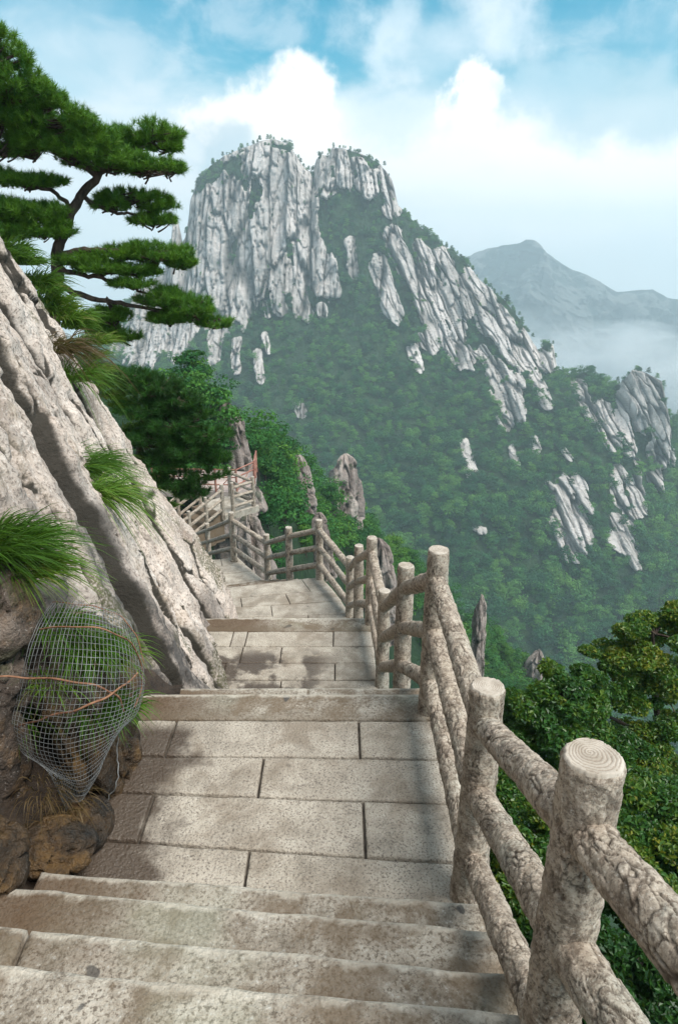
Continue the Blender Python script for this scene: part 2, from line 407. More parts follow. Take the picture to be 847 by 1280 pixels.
# ------------------------------------------------------------------ the path: landings of slabs, flights of steps
def slab_mesh(name, q, z, th, mat, wob=.003, edge=.012, seed=0, dens=14, jag=0.004):
    """q: near-left, near-right, far-right, far-left (x, y); worn top with rounded arrises, returned about its own centre."""
    q = np.asarray(q, float); c = q.mean(0)
    w = max(np.linalg.norm(q[1]-q[0]), np.linalg.norm(q[2]-q[3])); d = max(np.linalg.norm(q[3]-q[0]), np.linalg.norm(q[2]-q[1]))
    nu = int(np.clip(w*dens, 3, 26)); nv = int(np.clip(d*dens, 3, 12))
    a = np.concatenate([[0, edge*.35/w, edge/w], np.linspace(edge*2/w, 1-edge*2/w, nu), [1-edge/w, 1-edge*.35/w, 1]])
    b = np.concatenate([[0, edge*.35/d, edge/d], np.linspace(edge*2/d, 1-edge*2/d, nv), [1-edge/d, 1-edge*.35/d, 1]])
    A, B = np.meshgrid(a, b, indexing='ij')
    P = (q[0]*((1-A)*(1-B))[..., None] + q[1]*(A*(1-B))[..., None] + q[2]*(A*B)[..., None] + q[3]*((1-A)*B)[..., None])
    da = np.minimum(A, 1-A)*w; db = np.minimum(B, 1-B)*d
    e = np.minimum(da, db); x = np.clip(1-e/edge, 0, 1)
    Z = z-edge*.75*(1-np.sqrt(np.clip(1-x*x, 0, 1)))
    W3 = np.concatenate([P, np.full(P.shape[:2]+(1,), z)], -1)
    Z = Z + wob*fbm(W3*np.array([5, 5, 5]), 3, seed) + wob*.8*fbm(W3*22, 2, seed+5)
    P = P + (fbm(W3*9, 3, seed+9)*jag)[..., None]*(e < edge*1.2)[..., None]*np.array([.3, 1.0])
    V = np.concatenate([P-c, Z[..., None]], -1)
    n1, n2 = V.shape[:2]; V = V.reshape(-1, 3); Fq = gridfaces(n1, n2)
    ring = [i*n2 for i in range(n1)] + [(n1-1)*n2+j for j in range(1, n2)] + [i*n2+n2-1 for i in range(n1-2, -1, -1)] + [j for j in range(n2-2, 0, -1)]
    ring = np.array(ring); low = V[ring].copy(); low[:, 2] = z-th
    base = len(V); V = np.concatenate([V, low]); m = len(ring); i = np.arange(m); j = (i+1) % m
    side = np.stack([ring[i], base+i, base+j, ring[j]], -1)
    Fq = np.concatenate([Fq, side]); fe = ((1-B)*d).reshape(-1); fe = np.append(fe, fe[ring])
    return mesh(name, V, Fq, None, mat, attrs={'fromedge': fe}), (c[0], c[1], 0)
def block(name, poly, z0, z1, mat, parent=None, rough=.03, kind=None):
    """vertical prism of rough masonry over a plan polygon"""
    poly = np.asarray(poly, float); pts = []
    for k in range(len(poly)):
        a, b = poly[k], poly[(k+1) % len(poly)]; m = max(2, int(np.linalg.norm(b-a)/.12))
        for t in range(m): pts.append(a+(b-a)*t/m)
    pts = np.array(pts); c = pts.mean(0); m = len(pts); nz = max(3, int((z1-z0)/.15))
    zs = np.linspace(z0, z1, nz); V = []
    for zz in zs:
        p3 = np.concatenate([pts, np.full((m, 1), zz)], 1); dv = pts-c; dv /= np.linalg.norm(dv, axis=1)[:, None]
        V.append(np.concatenate([pts-dv*np.abs(fbm(p3*3, 3, 4))[:, None]*rough, np.full((m, 1), zz)], 1))
    V = np.array(V); Vf = V.reshape(-1, 3); i = np.arange(m); j = (i+1) % m; Fq = []
    for k in range(nz-1): Fq.append(np.stack([k*m+i, k*m+j, (k+1)*m+j, (k+1)*m+i], -1))
    top = len(Vf); Vf = np.concatenate([Vf, [[c[0], c[1], z1]]]); Ft = np.stack([(nz-1)*m+i, (nz-1)*m+j, np.full(m, top)], -1)
    o = obj(name, mesh(name, Vf, np.concatenate(Fq), Ft, mat, smooth=False), parent)
    if kind: o['kind'] = kind
    return o
G = .006
def row(parent, l0, r0, l1, r1, cuts, z, th=.06, seed=0, mat=None, name='slab'):
    """a course of slabs between near line l0-r0 and far line l1-r1, cut at fractions"""
    l0, r0, l1, r1 = [np.asarray(v, float) for v in (l0, r0, l1, r1)]
    fr = [0]+list(cuts)+[1]; w = np.linalg.norm(r0-l0)
    dn = (l1-l0); dn = dn/np.linalg.norm(dn)*G
    for k in range(len(fr)-1):
        a, b = fr[k]+(G/w if k else 0), fr[k+1]-(G/w if k+2 < len(fr) else 0)
        q = [l0+(r0-l0)*a+dn, l0+(r0-l0)*b+dn, l1+(r1-l1)*b-dn, l1+(r1-l1)*a-dn]
        zz = z + random.uniform(-.0025, .0025)
        me, loc = slab_mesh(name, q, zz, th, mat or M_SLAB, seed=seed+k, edge=.020 if name == 'step' else .009, jag=.008 if name == 'step' else .004, wob=.006 if name == 'step' else .0035)
        obj(name, me, parent, loc)
frac = lambda x, a, b: (x-a)/(b-a)

# landing beside the wire basket
L1 = block('landing', [(-1.35, 1.72), (.60, 1.66), (.58, 3.29), (-1.35, 3.29)], -1.6, -.022, M_BED); L1['kind'] = 'structure'
xl, xr = -1.42, .545
row(L1, (xl, 1.88), (xr, 1.70), (xl, 2.29), (xr, 2.135), [frac(-.383, xl, xr)], 0, seed=1)
row(L1, (xl, 2.29), (xr, 2.135), (xl, 2.56), (xr, 2.465), [frac(-.875, xl, xr), frac(.113, xl, xr)], 0, seed=5)
row(L1, (xl, 2.56), (xr, 2.465), (xl, 2.80), (xr, 2.765), [frac(-.383, xl, xr)], 0, seed=9)
row(L1, (xl, 2.80), (xr, 2.765), (xl, 3.075), (xr, 3.07), [frac(-.888, xl, xr), frac(.107, xl, xr)], 0, seed=13)
row(L1, (xl, 3.075), (xr, 3.07), (xl, 3.315), (xr, 3.315), [], 0, seed=17, mat=M_STEP)
# near flight, climbing back to where one stands
fl = tag(bpy.data.objects.new('stair_flight', None), kind='structure'); COL.objects.link(fl)
R = [(.525, 1.84), (.55, 1.61), (.575, 1.36), (.60, 1.147), (.61, .91), (.62, .67), (.63, .43)]
Lf = [(-1.07, 1.97), (-1.09, 1.775), (-1.06, 1.52), (-.95, 1.29), (-.95, 1.06), (-.95, .82), (-.95, .58)]
def ext(l, r, x):
    t = (x-l[0])/(r[0]-l[0]); return np.array([x, l[1]+(r[1]-l[1])*t])
for k in range(7):
    z = .15*(k+1); xL = -1.16 if k == 0 else -1.75
    far_l, far_r = ext(Lf[k], R[k], xL), np.array(R[k])
    dep = .36 if k < 6 else 1.6
    near_l, near_r = far_l-(.0, dep), far_r-(-.02, dep)
    cuts = [[.93], [.62], [.34], [.30, .71], [.5], [.4], [.5]][k]
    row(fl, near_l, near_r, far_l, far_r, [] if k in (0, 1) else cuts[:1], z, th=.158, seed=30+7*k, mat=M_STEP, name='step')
block('flight_base', [(-1.8, -1.2), (.52, -1.2), (.50, 1.75), (-1.2, 1.85)], -1.5, .145, M_BED, fl)
block('flight_base', [(-1.8, -1.2), (.52, -1.2), (.52, 1.05), (-1.7, 1.2)], .10, .59, M_BED, fl)
block('flight_base', [(-1.8, -1.2), (.52, -1.2), (.52, .4), (-1.7, .5)], .5, 1.03, M_BED, fl)
# second flight, going down between the two landings
fl2 = tag(bpy.data.objects.new('stair_flight', None), kind='structure'); COL.objects.link(fl2)
ys = [3.60]+[3.60+.215*i for i in range(1, 8)]; y0 = 3.31
for k, y in enumerate(ys):
    z = -.158*(k+1); a = 3.25 if k == 0 else ys[k-1]-.05; xx = .545-.025*k; xm = -1.30 if k < 2 else -1.45
    row(fl2, (xm, a), (xx, a), (xm, y), (xx, y), [.37 if k % 2 else .6], z, th=.16, seed=90+5*k, mat=M_STEP, name='step')
block('flight_base', [(-1.4, 3.2), (.45, 3.2), (.40, 4.2), (-1.4, 4.2)], -2.4, -.70, M_BED, fl2)
block('flight_base', [(-1.4, 3.9), (.38, 3.9), (.30, 5.2), (-1.4, 5.2)], -2.8, -1.44, M_BED, fl2)
# second landing
z2 = -1.42; xl, xr = -1.62, .36
L2 = block('landing', [(-1.6, 5.05), (.33, 5.05), (.33, 6.62), (-1.6, 6.62)], -3.4, z2-.022, M_BED); L2['kind'] = 'structure'
for a, b, cut, sd_ in ((5.10, 5.48, [-.55], 1), (5.48, 5.77, [-1.12, -.04], 2), (5.77, 6.07, [-.99, -.59], 3), (6.07, 6.37, [-1.13, -.98, -.06], 4), (6.37, 6.66, [], 5)):
    row(L2, (xl, a), (xr, a), (xl, b), (xr, b), [frac(c, xl, xr) for c in cut], z2, seed=200+9*sd_, mat=M_STEP if sd_ == 5 else M_SLAB)
fl3 = tag(bpy.data.objects.new('stair_flight', None), kind='structure'); COL.objects.link(fl3)
for k in range(7):
    z = z2-.16*(k+1); a = 6.60+.27*k; b = a+.33; xx = .36-.025*k
    row(fl3, (-1.7, a), (xx, a), (-1.7, b), (xx, b), [.45 if k % 2 else .62], z, th=.17, seed=300+5*k, mat=M_STEP, name='step')
block('flight_base', [(-1.7, 6.55), (.28, 6.55), (.2, 7.6), (-1.7, 7.6)], -4.2, -2.16, M_BED, fl3)
block('flight_base', [(-1.7, 7.5), (.2, 7.5), (.15, 8.7), (-1.7, 8.7)], -4.2, -2.72, M_BED, fl3)
# third landing, turning towards the cliff
z3 = -2.70
L3 = block('landing', [(-2.0, 8.55), (.17, 8.55), (-.36, 10.10), (-2.05, 9.70)], -5.0, z3-.022, M_BED); L3['kind'] = 'structure'
lp = [np.array(p) for p in ((-2.05, 8.5), (-2.05, 8.86), (-2.05, 9.14), (-2.08, 9.42), (-2.1, 9.78))]
rp = [np.array(p) for p in ((.23, 8.5), (.15, 9.02), (.04, 9.42), (-.10, 9.80), (-.30, 10.26))]
for k in range(4):
    row(L3, lp[k], rp[k], lp[k+1], rp[k+1], [[.35, .72], [.48], [.27, .62], [.82]][k], z3, seed=400+7*k)
fl4 = tag(bpy.data.objects.new('stair_flight', None), kind='structure'); COL.objects.link(fl4)
e0l, e0r = np.array((-2.1, 9.78)), np.array((-.32, 10.22)); e1l, e1r = np.array((-3.0, 11.1)), np.array((-1.35, 11.65))
z4 = -3.58
for k in range(5):
    z = z3-.147*(k+1); a, b = k/5-.03, (k+1)/5
    row(fl4, e0l+(e1l-e0l)*a, e0r+(e1r-e0r)*a, e0l+(e1l-e0l)*b, e0r+(e1r-e0r)*b, [.5], z, th=.16, seed=500+5*k, mat=M_STEP, name='step')
block('flight_base', [(-2.3, 9.8), (-.6, 10.1), (-1.5, 11.5), (-2.9, 11.0)], -5.2, -3.46, M_BED, fl4)
# fourth landing
L4 = block('landing', [(-3.2, 10.9), (-1.35, 11.5), (-2.10, 12.85), (-3.1, 12.7)], -5.6, z4-.022, M_BED); L4['kind'] = 'structure'
A = [(-3.3, 11.0), (-3.25, 11.5), (-3.2, 11.95), (-3.1, 12.35), (-3.0, 12.72)]; B = [(-1.32, 11.55), (-1.5, 11.93), (-1.72, 12.28), (-1.92, 12.6), (-2.12, 12.95)]
for k in range(4):
    row(L4, A[k], B[k], A[k+1], B[k+1], [[.4], [.6], [.35], [.62]][k], z4, seed=550+7*k)
# flight dropping towards the dip, then the pale flight climbing to the viewing deck
fl5 = tag(bpy.data.objects.new('stair_flight', None), kind='structure'); COL.objects.link(fl5)
s0l, s0r = np.array((-3.0, 12.7)), np.array((-2.1, 12.95)); s1l, s1r = np.array((-5.4, 17.4)), np.array((-4.2, 17.9))
for k in range(16):
    z = z4-.17*(k+1); a, b = k/16-.01, (k+1)/16
    row(fl5, s0l+(s1l-s0l)*a, s0r+(s1r-s0r)*a, s0l+(s1l-s0l)*b, s0r+(s1r-s0r)*b, [], z, th=.19, seed=600+k, mat=M_STEP, name='step')
fl6 = tag(bpy.data.objects.new('stair_flight', None), kind='structure'); COL.objects.link(fl6)
zb = z4-.17*16
C0, C1 = np.array((-5.75, 18.4)), np.array((-4.0, 20.0))           # foot and head of the climbing flight
dirn = (C1-C0)/np.linalg.norm(C1-C0); nrm_ = np.array((-dirn[1], dirn[0]))
NS = 7; RISE = .16
for k in range(NS):
    p0 = C0+(C1-C0)*(k/NS); p1 = C0+(C1-C0)*((k+1)/NS)+dirn*.04
    me, loc = slab_mesh('step', [p0-nrm_*.62, p1-nrm_*.62, p1+nrm_*.62, p0+nrm_*.62], zb+RISE*(k+1), .22+RISE*k*.7, M_STEP, seed=700+k, dens=6)
    obj('step', me, fl6, loc)
zt = zb+RISE*NS
T5 = block('landing', [C1-nrm_*.75, C1+dirn*1.3-nrm_*.75, C1+dirn*1.3+nrm_*.75, C1+nrm_*.75], zt-.2, zt, M_SLAB); T5['kind'] = 'structure'
T6 = block('landing', [(-6.2, 17.0), (-4.1, 17.5), (-4.7, 19.2), (-6.2, 18.9)], zb-.5, zb, M_STEP); T6['kind'] = 'structure'

# ------------------------------------------------------------------ log railing cast in concrete
def log_mesh(name, L, r0, r1, na, nl, top=False, seed=0, fine=True, flare=0.0):
    """a log along +z from 0 to L, plated bark relief; ends closed"""
    th = np.arange(na)/na*2*np.pi; zz = np.linspace(0, L, nl)
    T, Zz = np.meshgrid(th, zz, indexing='ij')
    r = r0+(r1-r0)*Zz/L
    if flare: r = r+flare*np.exp(-Zz/.10)
    off = seed*7.31
    p = np.stack([np.cos(T)*r, np.sin(T)*r, Zz], -1)
    r = r + .0045*fbm(p*np.array([9, 9, 5])+off, 3, seed)
    crack = np.zeros_like(r); plate = np.zeros_like(r)
    q = p*(np.array([46, 46, 30.0]) if top else np.array([34, 34, 19.0]))+off; q = q+.8*np.stack([vnoise(q*.7+3, seed), vnoise(q*.7+9, seed+1), vnoise(q*.7+15, seed+2)], -1)
    f1, ed, hid = voro(q, seed)
    part = sst(fbm(p*np.array([16, 16, 10])+off+5, 3, seed+8), -.25, .2)
    crack = (1-sst(ed, .0, .11))*part; plate = hid
    r = r + (.0040 if top else .0048)*(hid-.5)-.0034*crack+.0022*(.5-f1)*part+.0030*fbm(p*np.array([45, 45, 32])+off, 3, seed+4)+.0014*fbm(p*130+off, 2, seed+6)
    V = np.stack([np.cos(T)*r, np.sin(T)*r, Zz], -1)
    if top:                                            # a softened arris
        k = sst(Zz, L-.012, L); V[..., :2] *= (1-.06*k*k)[..., None]; crack = crack*(1-k)
    V = V.reshape(-1, 3); Fq = gridfaces(na, nl, True)[:, [0, 1, 2, 3]]
    c0 = len(V); V = np.concatenate([V, [[0, 0, 0], [0, 0, L]]]); i = np.arange(na); j = (i+1) % na
    Ft = np.concatenate([np.stack([j*nl, i*nl, np.full(na, c0)], -1)] + ([] if top else [np.stack([i*nl+nl-1, j*nl+nl-1, np.full(na, c0+1)], -1)]))
    rim = V.reshape(-1, 3)[i*nl+nl-1]
    me = mesh(name, V, Fq, Ft, M_BARK, attrs={'crack': np.append(crack.reshape(-1), [1, 1]), 'plate': np.append(plate.reshape(-1), [0, 0])})
    return me, rim
def cut_mesh(rim, seed, nr=26):
    na = len(rim); rr = np.concatenate([np.linspace(1, .93, 4)[:-1], np.linspace(.93, .02, nr)])
    ang = np.arctan2(rim[:, 1], rim[:, 0]); cen = np.array([random.uniform(-.004, .006), random.uniform(-.004, .006)])
    V = []; cr = []
    for k, f in enumerate(rr):
        xy = rim[:, :2]*f+cen*(1-f)*2; rad = np.linalg.norm(rim[:, :2], axis=1)*f
        w = rad+ang*.0012+.004*fbm(np.concatenate([xy*30, np.zeros((na, 1))], 1)+seed, 3, seed)
        ringf = .5+.5*np.cos(w*2*np.pi/.0066)
        groove = sst(ringf, .72, .95)*(f < .88)
        z = rim[:, 2]+.007*(1-min(1, max(0, (f-.90)/.10))**2)-.0016*groove + .002*fbm(np.concatenate([xy*40, np.zeros((na, 1))], 1)+seed+4, 2, seed)*(f < .97)
        V.append(np.concatenate([xy, z[:, None]], 1)); cr.append(groove*.8)
    nrr = len(rr); V = np.array(V).transpose(1, 0, 2).reshape(-1, 3); cr = np.array(cr).T.reshape(-1)
    Fq = gridfaces(na, nrr, True); cidx = len(V); zc = V[np.arange(na)*nrr+nrr-1].mean(0)
    V = np.concatenate([V, zc[None]]); i = np.arange(na); j = (i+1) % na
    Ft = np.stack([i*nrr+nrr-1, j*nrr+nrr-1, np.full(na, cidx)], -1)
    return mesh('cut_top', V, Fq, Ft, M_CUT, attrs={'crack': np.append(cr, 0)})
def frame(p0, p1, roll=0.0):
    d = (Vector(p1)-Vector(p0)).normalized(); q = d.to_track_quat('Z', 'Y')
    return Matrix.Translation(Vector(p0)) @ q.to_matrix().to_4x4() @ Matrix.Rotation(roll, 4, 'Z')
def railing(label, posts, skip=(), drops=(.165, .475, .79), H=1.0, group=None, bury=.06, extra=(), rp_=.058, rr_=.047, res=None):
    """posts: (x, y, ztop[, lean]) in order along the path; rails run from each post to the next"""
    root = bpy.data.objects.new('log_railing', None); COL.objects.link(root); root.location = (posts[0][0], posts[0][1], posts[0][2]-H)
    o0 = Vector(root.location); tag(root, label, 'railing', group)
    for k, p in enumerate(posts):
        top = Vector(p[:3]); h = H+bury; hh = p[3] if len(p) > 3 else h
        dist = max(.8, p[1]); na = int(np.clip(230/dist, 14, 120)); nl = int(np.clip(320/dist, 12, 190))
        rr0 = rp_*random.uniform(.97, 1.05)
        me, rim = log_mesh('post', hh, rr0*1.12, rr0, na, nl, True, seed=11+k*3+len(posts), flare=.012)
        po = obj('post', me, root, mat4=Matrix.Translation(top-Vector((0, 0, hh))-o0)@Matrix.Rotation(random.uniform(-.012, .012), 4, 'X')@Matrix.Rotation(k*1.3, 4, 'Z'))
        obj('cut_top', cut_mesh(rim, k*5+1, int(np.clip(60/dist, 5, 34))), po)
    for k in range(len(posts)-1):
        if k in skip: continue
        for di, d in enumerate(drops):
            a = Vector(posts[k][:3])-Vector((0, 0, d)); b = Vector(posts[k+1][:3])-Vector((0, 0, d))
            Lr = (b-a).length; dist = max(.7, min(a.y, b.y)); na = int(np.clip(200/dist, 12, 110)); nl = int(np.clip(Lr*300/dist, 10, 300))
            r = rr_*random.uniform(.96, 1.06)
            me, _ = log_mesh('rail', Lr, r*1.06, r, na, nl, False, seed=41+k*3+di+len(posts)*2)
            obj('rail', me, root, mat4=Matrix.Translation(-o0)@frame(a, b, random.uniform(0, 6)))
    return root
c2 = CAMZ
near_posts = [(.62, -.05, 1.78), (.485, 1.03, -.905+c2, 1.25), (.515, 1.99, -1.41+c2, 1.08), (.505, 3.16, -1.42+c2, 1.10), (.455, 4.18, -2.0+c2, 1.15), (.405, 5.40, -2.83+c2, 1.08),
              (.345, 6.55, -2.80+c2, 1.10), (.245, 7.6, -3.36+c2, 1.15), (.16, 8.95, -4.13+c2, 1.08), (-.32, 10.20, -4.06+c2, 1.10), (-.86, 10.72, -4.40+c2, 1.15), (-1.36, 11.75, -4.97+c2, 1.08),
              (-2.16, 12.75, -4.90+c2, 1.08), (-3.22, 15.4, -6.22+c2, 1.15), (-4.2, 17.8, -7.4+c2, 1.2)]
railing('grey concrete railing cast like bark-covered logs, stepping down the open side of the path', near_posts)
# railings of the pale climbing flight
def flight_rail(side, label, n=4):
    ps = []
    for k in range(n+1):
        t = k/n; p = C0+(C1-C0)*t+nrm_*side*.66; ps.append((p[0], p[1], zb+RISE*NS*t+.98))
    return railing(label, ps, H=.98, bury=.2)
flight_rail(-1, 'small pale log railing on the outer edge of the far climbing stairs', 4)
flight_rail(1, 'small pale log railing on the cliff side of the far climbing stairs', 3)
pA = C1+dirn*1.15-nrm_*.66; pB = C1+dirn*1.15+nrm_*.66; pS = C1-nrm_*.66+dirn*.25
railing('short log railing round the head of the far climbing stairs', [(pS[0]+.1, pS[1], zt+.98), (pA[0], pA[1], zt+.98), (pB[0], pB[1], zt+.98)], H=.98, bury=.15)
# ------------------------------------------------------------------ the steep ground the path clings to
def ground_z(x, y):
    x = np.asarray(x, float); y = np.asarray(y, float)
    zp = np.interp(y, [-6, 1.2, 2, 3.3, 5.2, 6.6, 8.7, 10.2, 12, 13, 18, 22, 40], [.8, .3, 0, 0, -1.42, -1.42, -2.7, -2.7, -3.6, -3.6, -6, -6.5, -16])
    xr = np.interp(y, [-6, 3, 9, 10.2, 12, 13, 18, 20, 22, 40], [.5, .45, .05, -.5, -1.6, -2.3, -4.3, -4.2, -3.5, -6])
    d = np.clip(x-xr, 0, None)
    z = zp-1.5-4.0*np.clip(d, 0, 1.2)-1.3*np.clip(d-1.2, 0, None)
    return z+.35*fbm(np.stack([x*.7, y*.7, x*0], -1), 3, 71)
gx, gy = np.meshgrid(np.linspace(-14, 26, 140), np.linspace(-6, 40, 150), indexing='ij')
V = np.stack([gx, gy, ground_z(gx, gy)], -1)
tag(obj('hillside', mesh('hillside', V, gridfaces(140, 150), None, M_TERR, attrs={'rock': np.full(gx.shape, .1), 'crack': gx*0})), kind='structure')
# ------------------------------------------------------------------ the leaning rock face beside the path
P1 = np.array([-1.13, 3.3, 0.0]); nR = np.array([22.8, 6.43, 9.1]); nR /= np.linalg.norm(nR)
dR = np.array([1.6, 1.5, -5.1]); dR -= nR*dR.dot(nR); dR /= np.linalg.norm(dR); eR = np.cross(nR, dR)
def rock_disp(S, T):
    p = P1 + S[..., None]*eR + T[..., None]*dR
    wob = .16*fbm(p*np.array([.8, .8, .8]), 3, 3)+.05*fbm(p*3.1, 3, 8)
    q = S + .55*T*np.clip(1-S/4.55, 0, 1.4) + wob
    brk = np.array([-3.2, -2.1, -1.25, -.55, .30, .95, 1.60, 2.25, 2.85, 3.45, 4.12, 4.75])
    lev = np.array([.02, -.10, .05, -.08, -.26, -.20, .18, -.04, .16, -.10, .16, -.02, -.14])*.30
    wds = np.array([.05, .04, .05, .04, .045, .075, .03, .05, .065, .03, .06, .04])
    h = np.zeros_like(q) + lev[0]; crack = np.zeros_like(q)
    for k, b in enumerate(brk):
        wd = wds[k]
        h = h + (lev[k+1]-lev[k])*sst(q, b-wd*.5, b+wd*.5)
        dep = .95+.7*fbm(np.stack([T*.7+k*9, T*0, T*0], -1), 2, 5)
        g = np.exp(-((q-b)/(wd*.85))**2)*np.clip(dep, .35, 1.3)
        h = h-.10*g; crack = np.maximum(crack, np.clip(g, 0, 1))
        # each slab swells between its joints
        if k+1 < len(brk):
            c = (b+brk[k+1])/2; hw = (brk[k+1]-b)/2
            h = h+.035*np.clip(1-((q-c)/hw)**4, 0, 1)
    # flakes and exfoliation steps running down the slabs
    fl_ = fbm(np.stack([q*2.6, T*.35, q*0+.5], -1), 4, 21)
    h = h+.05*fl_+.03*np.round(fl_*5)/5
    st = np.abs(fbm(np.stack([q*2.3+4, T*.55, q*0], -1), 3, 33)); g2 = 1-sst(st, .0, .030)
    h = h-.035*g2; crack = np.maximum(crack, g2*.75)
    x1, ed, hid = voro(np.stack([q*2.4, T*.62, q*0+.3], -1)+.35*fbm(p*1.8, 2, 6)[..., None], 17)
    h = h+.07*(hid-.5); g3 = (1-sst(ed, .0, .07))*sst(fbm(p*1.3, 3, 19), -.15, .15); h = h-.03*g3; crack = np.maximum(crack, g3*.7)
    h = h+.045*fbm(p*5.5, 4, 12)+.016*fbm(p*17, 3, 13)
    # the face curls back behind the crest and over the head of the path
    h = h-1.2*np.clip(S-np.interp(T, [-6.4, -1.95, .4, 3.8], [2.9, 3.95, 4.55, 4.8]), 0, 9)**1.6
    # foot buttress that pushes out beside the second landing
    h = h+.26*np.exp(-((S-4.0)/.8)**2-((T-2.4)/1.1)**2)
    h = h-.62*sst(-S, -.35, .35)*sst(T, -2.2, -.7)                         # hollow behind the wire basket
    return p, h, crack, q
ns, nt_ = 560, 470
S, T = np.meshgrid(np.concatenate([np.linspace(-4.4, 5.0, ns-40), np.linspace(5.02, 7.2, 40)]), np.linspace(-6.4, 4.6, nt_), indexing='ij')
p, h, crack, q = rock_disp(S, T)
V = p+h[..., None]*nR
lim = 1.0+.5*np.clip(T, 0, 2)+.12*fbm(p*2.2, 3, 45)
damp = sst(q, .25, .5)*(1-sst(q, lim, lim+.16))*sst(T, -1.2, -.4)
damp = np.maximum(damp*.95, .6*sst(fbm(p*np.array([.9, .9, .5]), 4, 44), .1, .38)*sst(T, -3.5, 1)); damp = np.maximum(damp, .9*sst(-q, -.25, .1)*sst(T, -1.6, -.8))
moss = np.clip(crack*1.1*sst(fbm(p*1.1, 3, 51), -.1, .3)+.8*sst(fbm(p*1.6, 4, 52), .25, .5), 0, 1)
back = V.reshape(ns, nt_, 3).copy(); 
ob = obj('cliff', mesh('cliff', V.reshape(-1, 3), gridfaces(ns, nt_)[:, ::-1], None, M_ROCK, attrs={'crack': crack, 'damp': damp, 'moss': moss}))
tag(ob, 'leaning pale granite cliff face with long slanting cracks beside the stone path', 'cliff')
# body of the cliff behind its face, so that it is a solid mass
def on_rock(s, t, out=0.0):
    s = np.asarray(s, float); t = np.asarray(t, float); p, h, c, q = rock_disp(s, t); return p+(h+out)[..., None]*nR

def lumpy(name, mat, loc, rad, seed, nu=72, nv=44, amp=.22, sharp=.12, freq=1.6, rot=(0, 0, 0), parent=None, damp=0.0, moss=.4):
    """a weathered boulder: displaced ellipsoid with facets and joints, standing about its own base point"""
    u = np.arange(nu)/nu*2*np.pi; v = np.linspace(0.02, np.pi-.02, nv); U, Vv = np.meshgrid(u, v, indexing='ij')
    d = np.stack([np.cos(U)*np.sin(Vv), np.sin(U)*np.sin(Vv), np.cos(Vv)], -1)
    r = 1+amp*fbm(d*freq+seed*3.7, 4, seed)
    f1, ed, hid = voro(d*freq*1.3+seed*1.9, seed); r = r+sharp*(hid-.5)-sharp*.5*(1-sst(ed, 0, .1))+.05*fbm(d*7+seed, 3, seed+2)
    P = d*r[..., None]*np.array(rad)
    n = nu*nv; V = np.concatenate([P.reshape(-1, 3), [P[:, 0].mean(0), P[:, -1].mean(0)]]); i = np.arange(nu); j = (i+1) % nu
    Ft = np.concatenate([np.stack([i*nv, j*nv, np.full(nu, n)], -1)[:, ::-1], np.stack([i*nv+nv-1, j*nv+nv-1, np.full(nu, n+1)], -1)])
    ms = np.clip(moss*sst(fbm(d*3+seed, 3, seed+7), .0, .4), 0, 1)
    me = mesh(name, V, gridfaces(nu, nv, True)[:, ::-1], Ft, mat, attrs={'crack': np.append((1-sst(ed, 0, .09)).reshape(-1), [0, 0]), 'damp': np.full(n+2, damp), 'moss': np.append(ms.reshape(-1), [0, 0])})
    return obj(name, me, parent, loc, rot)
# boulders at the foot of the face, round the hollow
def bl(u, v, Y, rad, seed, label, rot=(0, 0, 0), mat=None, **kw):
    kw.setdefault('sharp', .34); kw.setdefault('amp', .16); kw.setdefault('freq', 1.25)
    c = atY(u, v, Y); o = lumpy('boulder', mat or M_BOULDER, tuple(c), rad, seed, rot=rot, **kw); tag(o, label, 'boulder', 'boulders at the foot of the cliff'); return o
bl(-4, 765, 2.72, (.19, .24, .24), 3, 'pale brown boulder above the wire basket, below the bright grass tuft', (.2, .3, .3), damp=.15)
bl(-22, 955, 2.42, (.20, .22, .40), 5, 'tall dark stained boulder beside the hollow under the wire basket', (.05, .15, .2), amp=.16)
bl(-10, 850, 2.55, (.15, .2, .16), 8, 'small brown boulder wedged at the rim of the wire basket', (.2, -.1, .5))
bl(-22, 1085, 1.85, (.16, .2, .12), 9, 'dark mossy boulder at the end of the lowest steps', (0, 0, .4), M_WETROCK)
bl(128, 925, 2.72, (.15, .30, .42), 12, 'ochre stained rock standing in the hollow at the edge of the wet slabs', (.0, -.25, .15), M_WETROCK, amp=.2)
bl(95, 850, 2.85, (.26, .30, .30), 15, 'speckled rock inside the wire basket', (.2, .1, .2))
bl(62, 1062, 2.12, (.17, .15, .10), 18, 'low reddish stone at the corner of the lowest step', (0, .1, .1), M_WETROCK)
bl(112, 1030, 2.32, (.09, .16, .10), 21, 'small wet stone in the gutter beside the lowest slabs', (0, .1, .3), M_WETROCK)
# damp soil in the hollow
gx, gy = np.meshgrid(np.linspace(-2.3, -.95, 40), np.linspace(1.6, 3.5, 50), indexing='ij')
gz = .02+.55*np.clip(-1.22-gx, 0, 2)+.07*fbm(np.stack([gx*4, gy*4, gx*0], -1), 4, 2)-.10*sst(gx, -1.16, -1.0)
tag(obj('hollow_soil', mesh('hollow_soil', np.stack([gx, gy, gz], -1), gridfaces(40, 50), None, M_PIT)), kind='structure')

